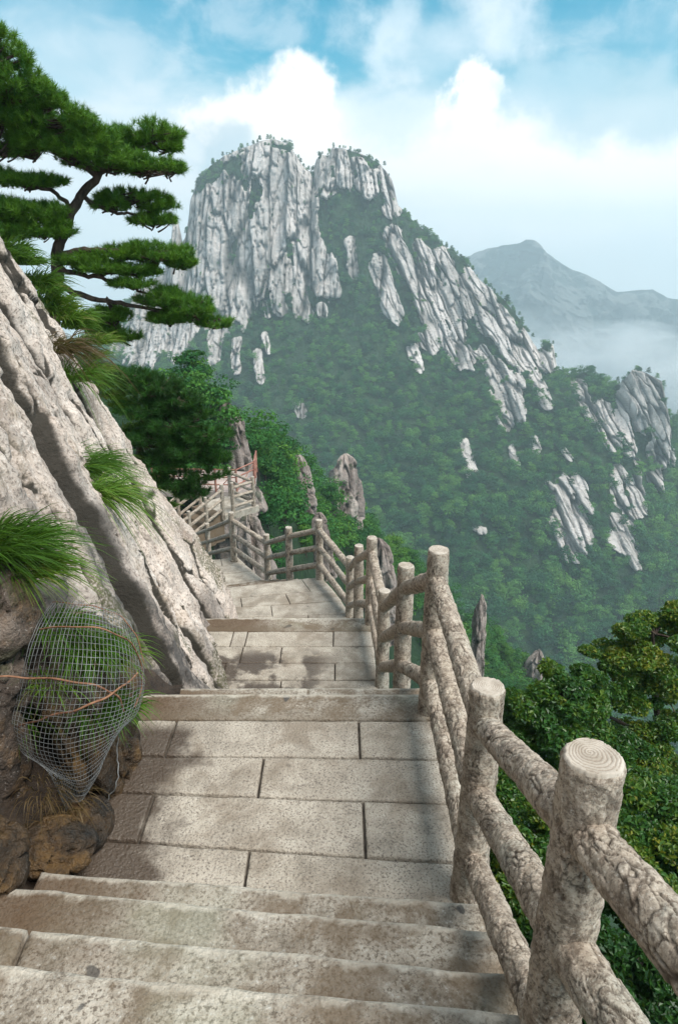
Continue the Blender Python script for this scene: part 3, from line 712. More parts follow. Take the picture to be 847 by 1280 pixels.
# ------------------------------------------------------------------ blades, leaves, needles
def ribbons(base, tip, ctrl, width, nseg=5):
    """quadratic ribbons: base, control, tip (n,3); width (n,) -> V, Fq"""
    n = len(base); t = np.linspace(0, 1, nseg+1)
    P = ((1-t)**2)[None, :, None]*base[:, None]+(2*t*(1-t))[None, :, None]*ctrl[:, None]+(t**2)[None, :, None]*tip[:, None]
    tg = P[:, -1]-P[:, 0]; rv = rng.normal(size=(n, 3)); sd_ = np.cross(tg, rv); sd_ /= np.linalg.norm(sd_, axis=1)[:, None]+1e-9
    w = (width[:, None]*(1-t[None]**1.6*.92))[..., None]
    A = P-sd_[:, None]*w*.5; B = P+sd_[:, None]*w*.5
    V = np.stack([A, B], 2).reshape(-1, 3); m = 2*(nseg+1)
    i = np.arange(n)[:, None]*m+np.arange(nseg)[None]*2
    return V, np.stack([i, i+1, i+3, i+2], -1).reshape(-1, 4)
def tuft_mesh(n, L, spread, droop, lean=(0, 0, 0), w=.006, mat=None, foot=.08, seed=0):
    r = np.random.default_rng(seed); a = r.uniform(0, 2*np.pi, n); el = r.uniform(.15, 1, n)**.7
    d = np.stack([np.cos(a)*spread*(1.1-el), np.sin(a)*spread*(1.1-el), el], 1)+np.array(lean)+r.normal(size=(n, 3))*.08
    d /= np.linalg.norm(d, axis=1)[:, None]; ln = L*r.uniform(.45, 1.1, n)
    b = np.stack([np.cos(a), np.sin(a), a*0], 1)*(foot*np.sqrt(r.uniform(0, 1, n)))[:, None]
    c = b+d*(ln*.55)[:, None]; t = b+d*ln[:, None]-np.array([0, 0, 1])*(ln*droop*r.uniform(.6, 1.4, n))[:, None]+np.array(lean)*(ln*.3)[:, None]
    V, Fq = ribbons(b, t, c, np.full(n, w)*r.uniform(.7, 1.3, n)); tint = np.repeat(np.clip(r.normal(.5, .22, n), 0, 1), 12)
    return mesh('grass_tuft', V, Fq, None, mat or M_GRASS, attrs={'tint': tint})
def tuft(p, n, L, label, group=None, name='grass_tuft', **kw):
    o = obj(name, tuft_mesh(n, L, kw.pop('spread', .8), kw.pop('droop', .5), **kw), None, tuple(p)); tag(o, label, 'grass', group); return o
def rock_hit(u, v):                                   # where the sight line meets the rock plane
    r = ray(u, v); o = np.array([0, 0, CAMZ]); 
    for off in (0.0,):
        t = nR.dot(P1-o)/nR.dot(r); P = o+r*t
    for _ in range(3):
        s, tt = (P-P1).dot(eR), (P-P1).dot(dR); hh = rock_disp(np.array([s]), np.array([tt]))[1][0]
        t = (nR.dot(P1-o)+hh)/nR.dot(r); P = o+r*t
    return P
dn = np.array([.55, -.1, .0])
tuft(atY(4, 690, 2.80), 700, .36, 'big bright green grass tuft drooping over the brown boulder', lean=(.55, -.1, .05), droop=.55, w=.007, foot=.12, seed=1)
tuft(atY(36, 716, 2.82), 420, .28, 'smaller bright grass tuft under the big one above the wire basket', lean=(.5, -.1, 0), droop=.6, w=.007, foot=.1, seed=2)
tuft(rock_hit(92, 592)+nR*.03, 700, .46, 'long green grass tuft growing out of the slanting crack', lean=(.55, .1, 0), droop=.75, w=.008, foot=.14, seed=3)
tuft(rock_hit(118, 622)+nR*.03, 450, .42, 'long grass tuft hanging at the lower end of the slanting crack', lean=(.45, .1, -.1), droop=.9, w=.008, foot=.1, seed=4)
tuft(rock_hit(70, 440), 260, .55, 'dry reddish grass tuft in a cleft high on the cliff face', name='dry_grass_tuft', lean=(.4, 0, -.1), droop=.9, w=.010, foot=.15, mat=M_DRY, seed=5)
tuft(rock_hit(92, 475), 220, .5, 'olive grass tuft below the dry one in the high cleft', lean=(.4, 0, 0), droop=.8, w=.010, foot=.15, seed=6)
for k in range(46):                                   # the fringe along the crest
    f = k/45; u = 22+f*205+random.uniform(-9, 9); v = 302+f*296+random.uniform(-8, 26)-26*math.sin(f*3.1)
    Y = 7.6+f*.8+random.uniform(-.1, .4); pt = atY(u-6, v+12, Y)
    if f > .5: pt = atY(u-14, v+14, Y-.1)
    tuft(pt, 150 if f < .5 else 110, random.uniform(.2, .38)*(1 if f < .5 else .72), 'green grass tuft on the crest of the leaning cliff', 'grass tufts along the crest of the cliff', lean=(.45, -.1, .15), droop=.6, w=.013, foot=.11, seed=100+k)

def leaf_cloud(C, size, r, up=.5, out=None, fold=.25, tint=None, aspect=.55):
    """rhombic folded leaves at points C; returns V, Ft, tint"""
    n = len(C); nn = r.normal(size=(n, 3)); nn[:, 2] += up*2.2
    if out is not None: nn += out*2.2
    nn /= np.linalg.norm(nn, axis=1)[:, None]; ax = np.cross(nn, r.normal(size=(n, 3))); ax /= np.linalg.norm(ax, axis=1)[:, None]; bx = np.cross(nn, ax)
    s = size*r.uniform(.6, 1.25, n)[:, None]
    b = C-ax*s*.5; t = C+ax*s*.5-nn*s*.12; l = C+bx*s*aspect*.5+nn*s*fold*.4; q = C-bx*s*aspect*.5+nn*s*fold*.4
    V = np.stack([b, l, t, q], 1).reshape(-1, 3); i = np.arange(n)[:, None]*4
    Ft = np.concatenate([i+np.array([[0, 2, 1]]), i+np.array([[0, 3, 2]])], 0)
    tt = np.clip(r.normal(.5, .2, n), 0, 1) if tint is None else tint
    return V, Ft, np.repeat(tt, 4)
def tube(pts, rads, na=8, seed=0):
    pts = np.asarray(pts, float); m = len(pts); tg = np.gradient(pts, axis=0); tg /= np.linalg.norm(tg, axis=1)[:, None]
    ref = np.array([.3, .2, .93]) if abs(tg[:, 2]).mean() < .8 else np.array([.93, .3, .1])
    a = np.cross(tg, ref); a /= np.linalg.norm(a, axis=1)[:, None]; b = np.cross(tg, a); th = np.arange(na)/na*2*np.pi
    R_ = np.asarray(rads)[:, None]*(1+.12*fbm(np.stack(np.broadcast_arrays(np.cos(th)[None]*1.5, np.sin(th)[None]*1.5, np.arange(m)[:, None]*.9), -1)+seed, 2, seed))
    V = pts[:, None]+a[:, None]*(np.cos(th)[None]*R_)[..., None]+b[:, None]*(np.sin(th)[None]*R_)[..., None]
    i, j = np.meshgrid(np.arange(m-1), np.arange(na), indexing='ij'); j2 = (j+1) % na
    return V.reshape(-1, 3), np.stack([i*na+j, i*na+j2, (i+1)*na+j2, (i+1)*na+j], -1).reshape(-1, 4)
def smooth_line(P, n):
    P = np.asarray(P, float); t = np.linspace(0, len(P)-1, n); 
    out = np.stack([np.interp(t, np.arange(len(P)), P[:, k]) for k in range(P.shape[1])], 1)
    for _ in range(max(1, n//(2*len(P)))):
        out[1:-1] = (out[:-2]+2*out[1:-1]+out[2:])/4
    return out
def join(parts):
    Vs, Fs, o = [], [], 0
    for V, Fq in parts: Vs.append(V); Fs.append(Fq+o); o += len(V)
    return np.concatenate(Vs), np.concatenate(Fs)
def needles(C, axis, L, r, k=40, w=.0065):
    """bottle-brush bursts of needles at C (n,3) along axis"""
    n = len(C); d = r.normal(size=(n, k, 3)); d /= np.linalg.norm(d, axis=2)[..., None]
    d = d*.8+axis[:, None]*.75; d /= np.linalg.norm(d, axis=2)[..., None]
    ln = L*r.uniform(.6, 1.15, (n, k, 1)); b = C[:, None]+axis[:, None]*(r.uniform(-.5, .5, (n, k, 1))*L*.7)
    sdv = np.cross(d, r.normal(size=(n, k, 3))); sdv /= np.linalg.norm(sdv, axis=2)[..., None]
    A = b-sdv*w*.5; B = b+sdv*w*.5; Tt = b+d*ln
    V = np.stack([A, B, Tt], 2).reshape(-1, 3); Ft = np.arange(len(V)).reshape(-1, 3)
    return V, Ft, np.repeat(np.clip(r.normal(.5, .2, n), 0, 1), k*3)
def pine(label, base, limbs, pads, seed, L=.10, dens=1.0):
    """limbs: list of (polyline (u, v, Y), r0, r1); pads: (u, v, Y, ru, rv) flat clouds of needle bursts"""
    r = np.random.default_rng(seed); root = bpy.data.objects.new('pine_tree', None); COL.objects.link(root); root.location = tuple(base); tag(root, label, 'tree')
    b0 = np.array(base)
    for k, (pl, r0, r1) in enumerate(limbs):
        P = np.array([atY(*q) for q in pl]); P = smooth_line(P, 22); P[1:-1] += r.normal(size=(20, 3))*.012
        V, Fq = tube(P-b0, np.linspace(r0, r1, 22), 9, k)
        obj('trunk' if k == 0 else 'branch', mesh('branch', V, Fq, None, M_WOOD), root)
    Cs, As, tips = [], [], []
    for (u, v, Y, ru, rv) in pads:
        c = atY(u, v, Y); sx_ = ru*Y/F_PX; sz_ = rv*Y/F_PX; sx_ *= 1.08; sz_ *= 1.1; n = int(330*dens*(sx_/.5)*(.35+sz_/.22))
        d = r.normal(size=(n, 3)); d /= np.linalg.norm(d, axis=1)[:, None]; rad = r.uniform(.25, 1, n)**.5
        d[:, 2] = np.where(d[:, 2] < 0, d[:, 2]*.55, d[:, 2])
        P = c+d*rad[:, None]*np.array([sx_, sx_*.75, sz_]); P[:, 2] += .25*sz_*fbm(P*4, 2, seed)
        gap = fbm(P*np.array([3.2, 3.2, 5]), 3, seed+5) > -.25; P = P[gap]; d = d[gap]
        ax = d*np.array([.7, .7, .3])+np.array([0, 0, .9])+r.normal(size=P.shape)*.3; ax /= np.linalg.norm(ax, axis=1)[:, None]
        Cs.append(P); As.append(ax)
        tw = []                                        # twigs from the middle of the pad out to its bursts
        for q in P[::7]:
            a = c+np.array([0, 0, -sz_*.35])+r.normal(size=3)*.04; V, Fq = tube(smooth_line([a, (a+q)/2-np.array([0, 0, .02]), q], 5), np.linspace(.012, .004, 5), 4)
            tw.append((V-b0, Fq))
        tips += tw
    V, Fq = join(tips); obj('twigs', mesh('twigs', V, Fq, None, M_WOOD), root)['kind'] = 'stuff'
    V, Ft, tint = needles(np.concatenate(Cs)-b0, np.concatenate(As), L, r)
    obj('crown', mesh('crown', V, None, Ft, M_NEEDLE, smooth=False, attrs={'tint': tint}), root)['kind'] = 'stuff'
    return root
pine('gnarled mountain pine with layered flat branches rooted on top of the cliff', atY(66, 440, 8.9),
     [([(66, 440, 8.9), (70, 350, 8.9), (74, 305, 8.9), (88, 268, 8.95), (108, 238, 9.0), (128, 212, 9.05), (150, 200, 9.1)], .085, .035),
      ([(74, 318, 8.9), (120, 311, 8.95), (160, 314, 9.0), (205, 322, 9.1)], .045, .014),
      ([(72, 335, 8.9), (110, 346, 8.95), (150, 352, 9.0), (185, 368, 9.1)], .035, .014),
      ([(72, 360, 8.9), (120, 374, 9.0), (170, 383, 9.05), (225, 392, 9.15)], .042, .014),
      ([(104, 246, 9.0), (128, 262, 9.05), (160, 268, 9.1), (192, 266, 9.2)], .030, .010),
      ([(92, 262, 8.95), (70, 240, 8.9), (30, 228, 8.8), (-10, 222, 8.8)], .030, .010),
      ([(122, 220, 9.05), (90, 190, 8.9), (45, 150, 8.7), (5, 105, 8.5), (-30, 70, 8.4)], .045, .020),
      ([(150, 200, 9.1), (180, 182, 9.2), (205, 172, 9.3)], .028, .010),
      ([(74, 300, 8.9), (50, 285, 8.8), (15, 275, 8.7)], .032, .012),
      ([(135, 372, 9.0), (142, 400, 9.2), (150, 420, 9.3)], .022, .008)],
     [(-15, 70, 8.3, 42, 26), (45, 128, 8.5, 34, 18), (78, 152, 8.6, 34, 15), (110, 176, 8.8, 34, 14), (14, 112, 8.4, 44, 24), (-10, 140, 8.5, 40, 24), (30, 150, 8.6, 46, 20), (62, 168, 8.7, 44, 18), (95, 188, 8.8, 44, 17), (135, 203, 9.0, 46, 14), (180, 210, 9.1, 42, 12), (212, 212, 9.2, 18, 7),
      (40, 185, 8.7, 40, 14), (5, 185, 8.6, 36, 14), (185, 168, 9.3, 38, 12), (165, 180, 9.3, 30, 10), (205, 182, 9.3, 22, 9), (35, 228, 8.9, 44, 7), (-10, 220, 8.9, 30, 8),
      (160, 248, 9.2, 34, 8), (190, 256, 9.25, 28, 10), (192, 276, 9.25, 26, 8), (140, 258, 9.1, 24, 8), (35, 268, 8.8, 46, 13), (0, 262, 8.7, 34, 12), (55, 288, 8.8, 34, 12), (5, 292, 8.7, 36, 12),
      (195, 318, 9.15, 42, 12), (225, 328, 9.2, 18, 9), (150, 318, 9.1, 34, 8), (130, 336, 9.0, 36, 8), (175, 340, 9.1, 28, 8), (100, 326, 8.95, 30, 9), (205, 374, 9.15, 34, 11), (238, 388, 9.2, 36, 12), (268, 404, 9.25, 22, 8), (215, 398, 9.2, 30, 9), (165, 356, 9.0, 26, 6),
      (138, 396, 9.25, 26, 11), (156, 420, 9.3, 20, 8), (128, 412, 9.3, 20, 8)], 5, L=.085, dens=1.15)
pine('low dark pine spreading below the crest beside the climbing stairs', atY(165, 640, 8.6),
     [([(165, 640, 8.6), (175, 570, 8.5), (185, 520, 8.5), (180, 480, 8.5)], .075, .03),
      ([(176, 560, 8.5), (210, 545, 8.5), (250, 545, 8.7)], .04, .012), ([(180, 530, 8.5), (215, 512, 8.7), (245, 508, 8.7)], .04, .012),
      ([(170, 600, 8.5), (205, 590, 8.5), (255, 590, 8.7)], .04, .012)],
     [(165, 472, 8.2, 32, 10), (190, 484, 8.2, 40, 12), (222, 502, 8.2, 34, 12), (185, 512, 8.2, 40, 14), (240, 520, 8.2, 28, 10), (218, 532, 8.1, 40, 12), (255, 545, 8.1, 34, 12), (190, 548, 8.1, 40, 14),
      (235, 562, 8.1, 40, 12), (266, 572, 8.1, 24, 11), (205, 578, 8.1, 36, 14), (258, 592, 8.1, 28, 9), (225, 602, 8.1, 34, 12), (240, 617, 8.1, 24, 8)], 9, L=.085, dens=.8)

def broadleaf(label, base, limbs, clumps, seed, size=.057, per=600, name='broadleaf_tree', group=None, tone=.42):
    base = (base[0], base[1], float(ground_z(base[0], base[1]))-.1)
    r = np.random.default_rng(seed); root = bpy.data.objects.new(name, None); COL.objects.link(root); root.location = tuple(base); tag(root, label, 'tree', group); b0 = np.array(base)
    for k, (pl, r0, r1) in enumerate(limbs):
        P = smooth_line(([b0] if k == 0 else [])+[atY(*q) for q in pl], 16); V, Fq = tube(P-b0, np.linspace(r0, r1, 16), 8, k)
        obj('trunk' if k == 0 else 'branch', mesh('branch', V, Fq, None, M_WOOD), root)
    Vs, Fs, Ts, o = [], [], [], 0; tw = []
    for (u, v, Y, rp) in clumps:
        c = atY(u, v, Y); R_ = rp*Y/F_PX; nsub = max(7, int(25*(R_/.5)**2))
        for _ in range(nsub):
            d = r.normal(size=3); d /= np.linalg.norm(d); d[2] = abs(d[2])*.9-.3; cc = c+d*R_*r.uniform(.4, 1.25)*np.array([1, 1, .8]); rs = R_*.32*r.uniform(.4, 1.5)+.06; tv = r.normal()*.12
            n = int(per*(rs/.2)**1.35); dd = r.normal(size=(n, 3)); dd /= np.linalg.norm(dd, axis=1)[:, None]; dd[:, 2] *= .6
            Pp = cc+dd*(rs*r.uniform(.35, 1, n)**.6)[:, None]
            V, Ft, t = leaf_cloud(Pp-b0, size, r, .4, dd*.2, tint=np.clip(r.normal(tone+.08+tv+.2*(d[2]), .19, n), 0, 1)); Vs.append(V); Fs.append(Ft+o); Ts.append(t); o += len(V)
            V2, F2 = tube(smooth_line([c-np.array([0, 0, R_*.3]), (c+cc)/2, cc], 5), np.linspace(.016, .005, 5), 4); tw.append((V2-b0, F2))
    obj('crown', mesh('crown', np.concatenate(Vs), None, np.concatenate(Fs), M_LEAF, smooth=False, attrs={'tint': np.concatenate(Ts)}), root)['kind'] = 'stuff'
    V, Fq = join(tw); obj('twigs', mesh('twigs', V, Fq, None, M_WOOD), root)['kind'] = 'stuff'
    return root
broadleaf('tall leafy tree with yellow-green tips rising highest beyond the railing', atY(835, 1120, 7.6), [([(835, 1120, 7.6), (825, 960, 7.4), (818, 860, 7.3), (815, 790, 7.2)], .07, .02), ([(822, 930, 7.4), (770, 900, 7.2), (735, 885, 7)], .035, .012)],
          [(820, 785, 7.2, 34), (850, 800, 7.3, 40), (795, 818, 7.1, 36), (765, 840, 7.0, 32), (830, 850, 7.2, 48), (842, 765, 7.3, 18), (745, 858, 7.0, 18), (790, 875, 7.0, 34), (740, 870, 6.9, 22), (850, 900, 7.2, 45), (790, 935, 6.9, 50), (850, 975, 7.0, 50), (765, 830, 7, 16), (735, 815, 7.1, 9), (848, 770, 7.4, 16), (780, 790, 7.1, 12), (725, 905, 6.9, 24), (690, 870, 7, 16)], 31, tone=.5)
broadleaf('round leafy tree behind the bay between the two large log posts', atY(700, 1180, 6.2), [([(700, 1180, 6.2), (702, 1000, 6.1), (705, 890, 6.0)], .06, .02)],
          [(705, 862, 6.0, 34), (668, 885, 5.9, 32), (740, 885, 6.0, 36), (700, 915, 5.8, 50), (650, 925, 5.8, 34), (760, 930, 5.9, 44), (690, 975, 5.6, 60), (640, 975, 5.6, 40), (755, 990, 5.6, 55), (630, 900, 6.3, 22), (640, 870, 6.4, 14), (735, 845, 6.2, 16), (690, 838, 6.2, 14), (612, 930, 6.4, 24), (610, 960, 6.2, 26)], 32, tone=.46)
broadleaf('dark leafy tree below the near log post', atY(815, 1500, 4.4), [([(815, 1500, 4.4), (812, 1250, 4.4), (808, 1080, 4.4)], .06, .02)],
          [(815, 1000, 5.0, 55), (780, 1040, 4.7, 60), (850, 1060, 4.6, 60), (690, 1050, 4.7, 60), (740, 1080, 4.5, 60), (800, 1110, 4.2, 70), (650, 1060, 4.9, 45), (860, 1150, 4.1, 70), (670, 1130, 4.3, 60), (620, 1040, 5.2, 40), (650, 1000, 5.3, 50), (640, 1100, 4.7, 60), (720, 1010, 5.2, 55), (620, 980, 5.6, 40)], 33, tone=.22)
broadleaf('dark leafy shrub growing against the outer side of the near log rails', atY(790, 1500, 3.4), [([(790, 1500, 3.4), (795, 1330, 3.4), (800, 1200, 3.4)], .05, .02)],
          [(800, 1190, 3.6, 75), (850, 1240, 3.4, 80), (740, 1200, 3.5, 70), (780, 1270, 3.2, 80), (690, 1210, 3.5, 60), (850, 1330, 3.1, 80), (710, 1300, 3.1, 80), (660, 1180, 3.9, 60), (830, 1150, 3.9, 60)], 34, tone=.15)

# ------------------------------------------------------------------ wire basket over the hollow
def basket():
    # control net (u, v, distance): rows from the upper rim to the hanging tail
    net = [[(66, 753, 2.75), (92, 752, 2.68), (118, 757, 2.66), (145, 766, 2.70), (163, 778, 2.80)],
           [(45, 785, 2.60), (80, 785, 2.48), (115, 787, 2.44), (150, 795, 2.52), (175, 815, 2.72)],
           [(30, 835, 2.50), (70, 835, 2.34), (112, 836, 2.30), (152, 838, 2.42), (180, 842, 2.68)],
           [(20, 880, 2.45), (62, 884, 2.28), (105, 885, 2.24), (148, 880, 2.36), (179, 868, 2.62)],
           [(15, 910, 2.42), (52, 925, 2.26), (95, 925, 2.22), (140, 912, 2.32), (170, 892, 2.55)],
           [(25, 938, 2.42), (60, 955, 2.28), (95, 958, 2.25), (130, 938, 2.32), (152, 912, 2.50)],
           [(60, 965, 2.40), (82, 978, 2.32), (100, 985, 2.30), (118, 975, 2.36), (132, 945, 2.46)],
           [(82, 1012, 2.36), (86, 1014, 2.34), (91, 1015, 2.34), (97, 1008, 2.36), (106, 985, 2.42)]]
    C = np.array([[atY(*q) for q in rw] for rw in net])
    def ev(a, b):                                     # smooth (Catmull-Rom) surface, a down, b across
        def cr(P, t):
            n = len(P)-1; i = min(int(t*n), n-1); f = t*n-i; g = lambda k: P[min(max(k, 0), n)]
            p0, p1, p2, p3 = g(i-1), g(i), g(i+1), g(i+2)
            return .5*((2*p1)+(-p0+p2)*f+(2*p0-5*p1+4*p2-p3)*f*f+(-p0+3*p1-3*p2+p3)*f**3)
        return cr([cr(list(rw), b) for rw in C], a)
    root = bpy.data.objects.new('wire_basket', None); COL.objects.link(root); b0 = ev(.9, .5); root.location = tuple(b0)
    tag(root, 'torn basket of grey wire mesh with rusty hoops bulging over the mossy hollow', 'basket')
    NA, NB = 42, 31; grid = np.array([[ev(a, b) for b in np.linspace(0, 1, NB)] for a in np.linspace(0, 1, NA)])
    grid += .006*np.stack([fbm(grid*9, 2, 1), fbm(grid*9+5, 2, 2), fbm(grid*9+9, 2, 3)], -1)
    wires = []
    for k in range(NA): wires.append(tube(grid[k]-b0, np.full(NB, .00095), 4))
    for k in range(NB): wires.append(tube(grid[:, k]-b0, np.full(NA, .00095), 4))
    V, Fq = join(wires); obj('wire_mesh', mesh('wire_mesh', V, Fq, None, M_WIRE), root)['kind'] = 'stuff'
    for rod, r0 in (([(50, 787, 2.52), (90, 782, 2.43), (130, 786, 2.42), (163, 800, 2.58), (178, 830, 2.68), (178, 860, 2.66), (168, 885, 2.58)], .0035),
                    ([(-4, 846, 2.30), (40, 847, 2.34), (90, 851, 2.28), (128, 859, 2.30), (150, 872, 2.36), (155, 890, 2.44)], .0042),
                    ([(22, 909, 2.42), (60, 896, 2.27), (105, 885, 2.22), (145, 865, 2.32), (172, 842, 2.60)], .0045),
                    ([(66, 753, 2.75), (110, 756, 2.66), (150, 768, 2.72), (172, 795, 2.74), (180, 830, 2.70)], .0028)):
        P = smooth_line([atY(*q) for q in rod], 30); P[:, 2] += .004*np.sin(np.arange(30)*.9)
        V, Fq = tube(P-b0, np.full(30, r0), 7); obj('hoop_rod', mesh('hoop_rod', V, Fq, None, M_RUST), root)
    P = smooth_line([atY(*q) for q in [(150, 900, 2.5), (146, 940, 2.5), (148, 975, 2.48), (135, 1000, 2.45), (112, 1018, 2.42)]], 26); P += rng.normal(size=P.shape)*.003
    V, Fq = tube(P-b0, np.full(26, .003), 6); obj('loose_wire', mesh('loose_wire', V, Fq, None, M_WIRE), root)
basket()
for k, (u, v, Y, n, L, w) in enumerate(((75, 770, 2.75, 300, .20, .006), (110, 800, 2.72, 420, .22, .006), (140, 805, 2.75, 300, .2, .006), (70, 840, 2.6, 200, .18, .005), (120, 875, 2.6, 340, .2, .006), (150, 870, 2.66, 240, .16, .006), (45, 880, 2.6, 160, .2, .005))):
    tuft(atY(u, v+14, Y), n, L, 'mossy green grass clump held under the wire mesh', 'grass clumps under the wire mesh', lean=(.25, -.25, .1), droop=.7, w=w, foot=.10, seed=300+k)
for k, (u, v, Y) in enumerate(((55, 985, 2.3), (85, 1000, 2.35), (60, 1030, 2.2))):
    tuft(atY(u, v, Y), 110, .15, 'withered brown grass clump in the dark hollow', 'withered clumps in the hollow', name='dry_grass_tuft', lean=(.2, -.3, -.1), droop=.9, w=.004, foot=.1, mat=M_DRY, seed=330+k)
# ------------------------------------------------------------------ mountains
def relief(rows, us, nseg):
    """rows: polylines (u, v, Y) from ridge to foot; returns world points (len(us), n, 3) and the (u, v) they were drawn from"""
    us = np.asarray(us, float); lines = []
    for rw in rows:
        rw = np.array(rw, float); v = np.interp(us, rw[:, 0], rw[:, 1]); Y = np.interp(us, rw[:, 0], rw[:, 2]); lines.append((v, Y))
    vs, Ys = [], []
    for k in range(len(lines)-1):
        t = np.linspace(0, 1, nseg[k], endpoint=(k == len(lines)-2))
        vs.append(lines[k][0][:, None]*(1-t)+lines[k+1][0][:, None]*t); Ys.append(lines[k][1][:, None]*(1-t)+lines[k+1][1][:, None]*t)
    v = np.concatenate(vs, 1); Y = np.concatenate(Ys, 1)
    for _ in range(6): Y[:, 1:-1] = (Y[:, :-2]+2*Y[:, 1:-1]+Y[:, 2:])/4
    u = np.repeat(us[:, None], v.shape[1], 1)
    return atY(u, v, Y), u, v
def capmask(u, v, caps):
    m = np.full(u.shape, -9.0)
    for (a, b, c, d, r) in caps:
        ab = np.array([c-a, d-b]); l2 = max(1e-6, ab@ab); t = np.clip(((u-a)*ab[0]+(v-b)*ab[1])/l2, 0, 1)
        m = np.maximum(m, 1-np.hypot(u-a-t*ab[0], v-b-t*ab[1])/r)
    return m
ridge = [(-300, 520, 640), (0, 470, 620), (100, 428, 600), (150, 388, 590), (180, 355, 585), (205, 342, 580), (213, 318, 578), (216, 280, 577), (223, 277, 577), (229, 304, 577), (233, 292, 576), (238, 252, 575), (246, 230, 574), (262, 208, 572), (280, 195, 570), (300, 187, 568),
         (325, 177, 565), (345, 174, 563), (360, 180, 562), (370, 194, 562), (378, 208, 562), (386, 214, 563), (392, 214, 564), (396, 198, 560), (401, 193, 559), (411, 195, 558), (415, 184, 557), (430, 186, 556), (455, 194, 555), (476, 206, 553), (488, 224, 551), (497, 256, 549), (520, 280, 545),
         (550, 303, 535), (580, 325, 522), (600, 350, 510), (630, 375, 495), (650, 400, 484), (664, 428, 474), (672, 440, 470), (680, 431, 468), (690, 430, 466), (695, 458, 462), (712, 470, 452), (730, 465, 444), (745, 472, 436), (762, 486, 428), (776, 478, 420), (790, 462, 414), (808, 466, 408), (826, 476, 402), (831, 505, 400),
         (836, 530, 420), (850, 520, 460), (900, 535, 470), (1150, 600, 480)]
behind = [(u, v+34, Y+60) for u, v, Y in ridge]
foot1 = [(-300, 600, 560), (0, 520, 540), (100, 480, 528), (160, 455, 522), (250, 408, 515), (330, 388, 510), (380, 392, 506), (440, 400, 498), (500, 410, 488), (550, 445, 470), (620, 468, 450), (680, 478, 436), (720, 505, 424), (780, 540, 402), (830, 600, 388), (900, 640, 420), (1150, 680, 440)]
mid = [(-300, 720, 420), (0, 640, 400), (200, 600, 390), (400, 610, 372), (600, 640, 350), (800, 690, 335), (1150, 740, 340)]
low = [(-300, 900, 300), (200, 850, 290), (500, 870, 270), (800, 900, 262), (1150, 930, 265)]
foot = [(-300, 1500, 215), (400, 1500, 205), (1150, 1500, 205)]
us = np.concatenate([np.linspace(-300, 130, 60)[:-1], np.linspace(130, 860, 600)[:-1], np.linspace(860, 1150, 50)])
P, u, v = relief([behind, ridge, foot1, mid, low, foot], us, [14, 230, 150, 110, 60])
P[:, :14, 2] -= np.linspace(60, 0, 14)[None]                                   # the far side falls away
caps = [(262, 255, 250, 385, 30), (300, 235, 300, 355, 36), (345, 195, 352, 325, 34), (378, 235, 384, 290, 16), (318, 205, 300, 230, 20), (200, 375, 180, 430, 26), (222, 330, 212, 400, 18), (222, 285, 221, 315, 9), (240, 400, 215, 430, 18),
        (266, 418, 268, 448, 8), (297, 425, 296, 462, 5), (322, 440, 327, 472, 6), (392, 312, 402, 358, 15), (410, 340, 418, 365, 7), (372, 358, 382, 392, 9), (345, 370, 350, 385, 8), (402, 205, 412, 236, 12), (424, 192, 432, 226, 13), (450, 200, 462, 236, 15), (476, 215, 492, 256, 14),
        (438, 300, 445, 345, 6), (488, 292, 510, 345, 10), (505, 330, 545, 410, 12), (472, 335, 492, 390, 13), (522, 306, 548, 370, 8), (552, 316, 578, 390, 11), (556, 370, 585, 450, 11), (588, 345, 618, 410, 12), (612, 400, 650, 440, 16), (648, 425, 690, 458, 12), (528, 424, 540, 430, 10), (560, 432, 574, 456, 7), (600, 440, 612, 458, 8),
        (616, 460, 632, 525, 8), (636, 470, 641, 490, 6), (690, 435, 693, 462, 7), (724, 488, 731, 503, 7), (755, 508, 762, 538, 8), (770, 515, 776, 536, 6), (784, 472, 792, 505, 13), (812, 478, 824, 560, 12), (812, 560, 818, 605, 8),
        (700, 618, 716, 650, 14), (695, 652, 706, 682, 8), (766, 590, 772, 615, 5), (786, 602, 790, 635, 6), (758, 664, 788, 692, 8), (581, 556, 590, 592, 7), (590, 655, 602, 660, 4), (372, 506, 380, 516, 7), (640, 560, 643, 575, 4), (665, 545, 668, 560, 4), (700, 560, 705, 566, 4),
        (790, 478, 800, 525, 17), (816, 486, 823, 575, 15), (776, 505, 784, 560, 8), (720, 480, 733, 515, 10), (746, 505, 760, 546, 11), (706, 612, 720, 660, 19), (697, 650, 709, 690, 12), (772, 655, 790, 696, 12), (768, 590, 775, 625, 8), (790, 600, 796, 640, 9), (616, 458, 634, 530, 11), (642, 475, 648, 520, 7), (670, 470, 678, 500, 7)]
for _ in range(6):                                   # smaller ribs breaking through the wood
    a0 = random.uniform(330, 830); b0_ = 300+ (a0-330)*.36+random.uniform(10, 150); ln = random.uniform(6, 26); caps.append((a0, b0_, a0+ln*.25, b0_+ln, random.uniform(3, 6)))
caps += [(322, 300, 300, 372, 26), (280, 320, 268, 390, 24), (365, 320, 350, 352, 16)]
